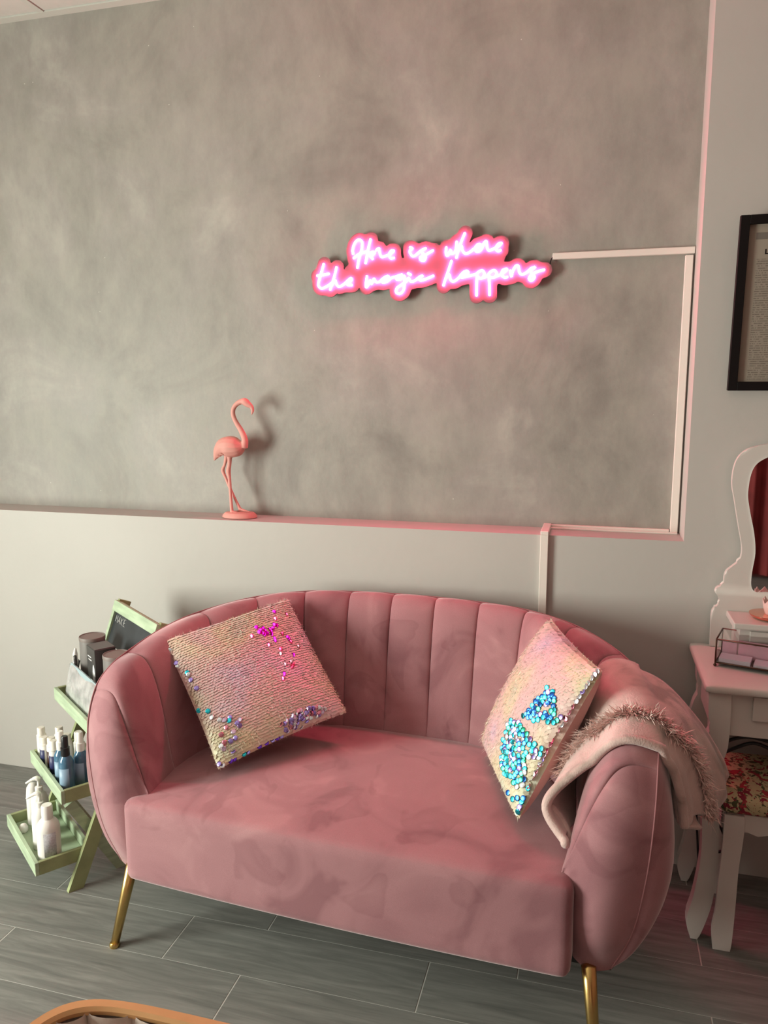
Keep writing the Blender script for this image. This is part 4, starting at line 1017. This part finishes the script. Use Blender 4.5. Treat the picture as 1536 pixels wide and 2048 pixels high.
# glass jewellery box on the vanity
jb0 = np.array([.351, 2.234, .75]); je = np.array([.480 - .351, 2.197 - 2.234, 0]); je /= np.linalg.norm(je); jn = np.array([-je[1], je[0], 0])
JL, JD, JH = .20, .115, .066
JB = empty('jewellery_box', tuple(jb0 + je * JL / 2 + jn * JD / 2), label='glass jewellery box with dark brass edges on the vanity top', cat='jewellery box')
def jp(a, b, z): return jb0 + je * a + jn * b + np.array([0, 0, z])
zb, zt = .012, .012 + JH
edges = []
for z in (zb, zt): edges += [[jp(0, 0, z), jp(JL, 0, z)], [jp(JL, 0, z), jp(JL, JD, z)], [jp(JL, JD, z), jp(0, JD, z)], [jp(0, JD, z), jp(0, 0, z)]]
for a in (0, JL):
    for b in (0, JD): edges.append([jp(a, b, zb), jp(a, b, zt)])
for e in edges: tube('edge_bar', e, .0024, M_DARKBRASS, JB, 6)
for a in (0, JL):
    for b in (0, JD): lathe('foot', [(.002, 0), (.0045, .002), (.0045, .005), (.002, .009), (.002, .012)], M_DARKBRASS, JB, tuple(jp(a, b, 0)), 10)
def jbox(name, a0, a1, b0, b1, z0, z1_, m_, parent):
    V = [jp(a, b, z) for z in (z0, z1_) for a, b in ((a0, b0), (a1, b0), (a1, b1), (a0, b1))]
    return ob(name, mesh_of(name, V, [(3, 2, 1, 0), (4, 5, 6, 7), (0, 1, 5, 4), (1, 2, 6, 5), (2, 3, 7, 6), (3, 0, 4, 7)], False), m_, parent)
jbox('lid_pane', .003, JL - .003, .003, JD - .003, zt - .0008, zt + .0008, M_GLASS, JB)
jbox('front_pane', .003, JL - .003, -.0008, .0008, zb + .003, zt - .003, M_GLASS, JB)
jbox('side_pane', -.0008, .0008, .003, JD - .003, zb + .003, zt - .003, M_GLASS, JB)
jbox('side_pane', JL - .0008, JL + .0008, .003, JD - .003, zb + .003, zt - .003, M_GLASS, JB)
jbox('base_plate', .001, JL - .001, .001, JD - .001, zb - .002, zb, M_DARKBRASS, JB)
def card(name, a, m_, label, cat):
    o = jbox(name, *a, m_, None); return tag(o, label, cat, 'cards inside the jewellery box')
card('card', (.008, .088, .006, .060, zb + .0005, zb + .012), M_CARDWHITE, 'stack of lilac white cards at the front of the glass box', 'cards')
card('card', (.096, .190, .006, .060, zb + .0005, zb + .008), M_CARDWHITE, 'thin pale card lying right of the card stack in the glass box', 'cards')
card('card', (.050, .194, .066, .074, zb + .0005, zb + .050), M_CARDPINK, 'pink card standing at the back of the glass box', 'cards')
card('card', (.008, .046, .066, .074, zb + .0005, zb + .046), M_CARDPINK, 'small pink card standing at the left end of the glass box', 'cards')
# copper dish and crown candle holder on the shelf
dc = np.array([.508, 2.350, .8665])
di = empty('copper_dish', tuple(dc), label='round rose copper dish on the small vanity shelf', cat='dish')
lathe('bowl', [(.030, 0), (.046, .002), (.055, .008), (.0565, .012), (.053, .011), (.044, .006), (.020, .0045), (.002, .0045)], M_COPPER, di, tuple(dc), 32)
lathe('rim_bead', [(.0560, .0121), (.0575, .0125), (.0575, .0138), (.0560, .0140)], M_COPPER, di, tuple(dc), 32)
cc = dc + np.array([.010, 0, .0052]); cr_o = empty('crown_candle_holder', tuple(cc), label='frosted pink crown-shaped candle holder standing on the copper dish', cat='candle holder')
V = []; Fc = []; n = 40
for k in range(n):
    th = 2 * math.pi * k / n; top = .040 + .014 * abs(((k % 5) / 5) * 2 - 1) ** 1.3
    for ro_, z in ((.016, 0), (.026, .010), (.031, .026), (.034, top), (.031, top - .001), (.028, .026), (.022, .011), (.004, .006)):
        V.append((cc[0] + ro_ * math.cos(th), cc[1] + ro_ * math.sin(th), cc[2] + z))
for k in range(n):
    for j in range(7):
        a = k * 8 + j; b = ((k + 1) % n) * 8 + j; Fc.append((a, b, b + 1, a + 1))
Fc.append(tuple(reversed([k * 8 for k in range(n)]))); Fc.append(tuple(k * 8 + 7 for k in range(n)))
ob('cup', mesh_of('cup', V, Fc), M_JELLY, cr_o)
lathe('candle', [(.015, .0065), (.0205, .0125), (.0215, .028), (.010, .029), (.001, .0285)], M_WHITEPL, cr_o, tuple(cc), 20)

# stool tucked under the vanity
SX0, SX1, SY0, SY1 = .362, .80, 2.072, 2.36
SS = empty('vanity_stool', ((SX0 + SX1) / 2, (SY0 + SY1) / 2, 0), label='white stool with floral cushion tucked under the vanity', cat='stool')
V, Fc = rgrid_box((SX0, SY0 - .004, .398), (SX1, SY1, .452), .022, (14, 10, 8), lambda V: V + np.stack([0 * V[:, 0], 0 * V[:, 0], .012 * (V[:, 2] > .43) * (1 - ((V[:, 0] - .58) / .22) ** 2) * (1 - ((V[:, 1] - 2.216) / .15) ** 2)], -1))
ob('cushion', mesh_of('cushion', V, Fc), M_FLORAL, SS, label='cream cushion printed with red flowers')
apr = [(SX0 + .020, .397), (SX0 + .020, .345), (SX0 + .055, .343), (SX0 + .075, .350), (SX0 + .10, .338), (SX0 + .13, .350), (SX0 + .165, .346), ((SX0 + SX1) / 2, .336)]
mx_ = (SX0 + SX1) / 2; apr = apr + [(2 * mx_ - x, z) for x, z in reversed(apr[:-1])]
prism('apron', apr, SY0 + .012, SY0 + .030, M_VANITY, SS, 'y', .002); prism('apron', apr, SY1 - .030, SY1 - .012, M_VANITY, SS, 'y', .002)
box('side_rail', (SX0 + .014, SY0 + .0305, .345), (SX0 + .030, SY1 - .0305, .397), M_VANITY, SS, .002); box('side_rail', (SX1 - .030, SY0 + .0305, .345), (SX1 - .014, SY1 - .0305, .397), M_VANITY, SS, .002)
def sleg(xl, s):
    o = [(0, .3965), (0, .30), (-.004, .20), (-.006, .12), (-.012, .06), (-.006, 0)]; i = [(.038, 0), (.041, .05), (.043, .15), (.044, .25), (.050, .335), (.050, .3965)]
    return [(xl + s * x, z) for x, z in [tuple(p) for p in catmull(o, 24)] + [tuple(p) for p in catmull(i, 20)]]
for s, xl in ((1, SX0 + .012), (-1, SX1 - .012)):
    for y0 in (SY0 - .002, SY1 - .034): prism('leg', sleg(xl, s), y0, y0 + .0135 if False else y0 + .0130, M_VANITY, SS, 'y', .003, sharp=45)

# black cord lying in loops on the stool and hanging beside its leg
CO = empty('black_cord', (.45, 2.2, .466), label='black power cord looped on the floral stool cushion', cat='cord')
lp = [at(1440, 1530, 2.20), at(1436, 1506, 2.16), at(1452, 1484, 2.145), at(1490, 1474, 2.14), at(1530, 1481, 2.14), at(1580, 1500, 2.15), at(1600, 1535, 2.2), at(1565, 1512, 2.17), at(1512, 1487, 2.155), at(1470, 1496, 2.16), at(1440, 1512, 2.18), at(1444, 1536, 2.22)]
lp = [np.array([p[0], p[1], min(max(p[2], .470), .594)]) for p in lp]; lp[0][2] = lp[-1][2] = .468
tube('cable', catmull(lp, 70), .0048, M_CABLE, CO, 8)
CH = empty('hanging_cable', tuple(at(1445, 1700, 2.2)), label='black cable loop hanging between the vanity leg and stool leg', cat='cable')
tube('cable', catmull([at(1430, 1640, 2.15), at(1442, 1655, 2.15), at(1450, 1680, 2.15), at(1447, 1700, 2.15), at(1434, 1704, 2.15)], 30), .0042, M_CABLE, CH, 8)
tube('cable', catmull([at(1392, 1600, 2.3), at(1394, 1660, 2.3), at(1397, 1720, 2.3), at(1398, 1735, 2.3)], 14), .0035, M_CABLE, CH, 6)

# ================================================================== PICTURE FRAME
FRM = Matrix.Translation((.366, YW - .004, 1.514)) @ Matrix.Rotation(R(4.2), 4, 'X')     # leans forward at the top
FRo = empty('picture_frame', (.366 + .165, YW - .004, 1.514), label='black framed printed certificate hanging on the white wall', cat='picture')
def fbox(name, lo, hi, m_, parent, bev=0, label=None): return box(name, lo, hi, m_, parent, bev, 1, label=label, M=FRM)
FWd, FHt, fb = .345, .478, .0245
fbox('frame_side', (0, -.022, 0), (fb, -.002, FHt), M_BLACKFR, FRo, .001); fbox('frame_side', (FWd - fb, -.022, 0), (FWd, -.002, FHt), M_BLACKFR, FRo, .001)
fbox('frame_rail', (fb, -.022, 0), (FWd - fb, -.002, fb), M_BLACKFR, FRo, .001); fbox('frame_rail', (fb, -.022, FHt - fb), (FWd - fb, -.002, FHt), M_BLACKFR, FRo, .001)
pp = fbox('paper', (fb, -.008, fb), (FWd - fb, -.006, FHt - fb), M_PAPER, FRo)
fbox('text_block', (fb + .026, -.0088, fb + .004), (FWd - fb - .02, -.0081, FHt - fb - .092), M_DOC, pp)
fbox('header_bar', (fb + .020, -.0088, FHt - fb - .040), (FWd - fb - .02, -.0081, FHt - fb - .022), M_DOCBAR, pp)
fbox('title_letter', (fb + .046, -.0088, FHt - fb - .080), (fb + .049, -.0081, FHt - fb - .066), M_BLACKFR, pp)
fbox('title_letter', (fb + .049, -.0088, FHt - fb - .080), (fb + .058, -.0081, FHt - fb - .077), M_BLACKFR, pp)

# ================================================================== FOREGROUND CHAIR
CC = np.array([-.375, .50]); ca, cb2 = .253, .236
CHR = empty('tub_chair', (CC[0], CC[1], 0), label='tub chair with bent oak rim and beige quilted back in the foreground', cat='chair')
def chp(th, k=1.0):
    c, s = math.cos(th), math.sin(th); n = 6.0
    return np.array([CC[0] + ca * k * np.sign(c) * abs(c) ** (2 / n), CC[1] + cb2 * k * np.sign(s) * abs(s) ** (2 / n)])
ths = np.linspace(R(205), R(-25), 90)
rimc = np.array([[*chp(t), .742 - .16 * max(0, -math.sin(t)) * 1.2] for t in ths])
V = []; Fc = []
prof = [(-.010, .004), (-.010, .009), (-.006, .013), (.006, .013), (.010, .009), (.010, -.012)]
for k, t in enumerate(ths):
    d = np.array([*(chp(t, 1.0) - CC), 0]); d /= np.linalg.norm(d)
    for a, z in prof: V.append(rimc[k] + d * a + np.array([0, 0, z]))
for k in range(len(ths) - 1):
    for j in range(6):
        a = k * 6 + j; b = k * 6 + (j + 1) % 6; Fc.append((a, b, b + 6, a + 6))
Fc += [tuple(range(5, -1, -1)), tuple(range((len(ths) - 1) * 6, len(ths) * 6))]
ob('wooden_rim', auto_smooth(mesh_of('wooden_rim', V, Fc), 35), M_WOODRIM, CHR, label='bent oak rim')
for q in range(11):        # padded vertical channels of the inner back
    t0, t1 = ths[int(q * 89 / 11)], ths[int((q + 1) * 89 / 11)]
    V = []; Fc = []
    for i in range(9):
        x = i / 8; t = t0 + (t1 - t0) * x; top = .749 - .16 * max(0, -math.sin(t)) * 1.2
        for j in range(9):
            y = j / 8; bul = .022 * math.sin(math.pi * x) ** .5 * (.25 + .75 * math.sin(math.pi * min(y, .985)) ** .3); d = chp(t) - CC; d = d / np.linalg.norm(d)
            p = chp(t, .978 - .09 * (1 - y)) - d * bul; V.append((p[0], p[1], .43 + (top - .43) * y))
    for i in range(8):
        for j in range(8):
            a = i * 9 + j; Fc.append((a, a + 1, a + 10, a + 9))
    ob('back_channel', mesh_of('back_channel', V, Fc), M_CHAIRFAB, CHR)
V = []; Fc = []
for t in ths:
    for j in range(5): p = chp(t, .999 - .08 * (1 - j / 4)); V.append((p[0], p[1], .40 + (.741 - .16 * max(0, -math.sin(t)) * 1.2 - .40) * j / 4))
for k in range(len(ths) - 1):
    for j in range(4): a = k * 5 + j; Fc.append((a, a + 5, a + 6, a + 1))
ob('outer_back', mesh_of('outer_back', V, Fc), M_CHAIRFAB, CHR)
so = [tuple(chp(t, .86)) for t in np.linspace(0, 2 * math.pi, 49)[:-1]]
prism('seat_cushion', so, .36, .45, M_CHAIRFAB, CHR, 'z', .02, sharp=50)
for sx in (-1, 1):
    for sy in (-1, 1): tube('leg', [(CC[0] + sx * .15, CC[1] + sy * .14, .362), (CC[0] + sx * .20, CC[1] + sy * .19, .003)], [.018, .012], M_WOODRIM, CHR, 12)

# ================================================================== RED CURTAIN BEHIND THE CAMERA (seen in the vanity mirror)
CU = empty('curtain', (1.2, Y0 + .07, .03), label='dark red curtain hanging on the wall behind the camera, seen in the mirror', cat='curtain')
V = []; Fc = []; n = 110
for k in range(n + 1):
    x = .52 + 1.38 * k / n; y = Y0 + .07 + .025 * math.sin(k * .55) + .008 * math.sin(k * 1.7)
    for z in (.03, .9, 1.8, 2.6): V.append((x, y, z))
for k in range(n):
    for j in range(3): a = k * 4 + j; Fc.append((a, a + 1, a + 5, a + 4))
ob('fabric', mesh_of('fabric', V, Fc), M_CURTAIN, CU)
tube('curtain_rod', [(.46, Y0 + .07, 2.62), (1.93, Y0 + .07, 2.62)], .012, M_BRASS, CU, 10)
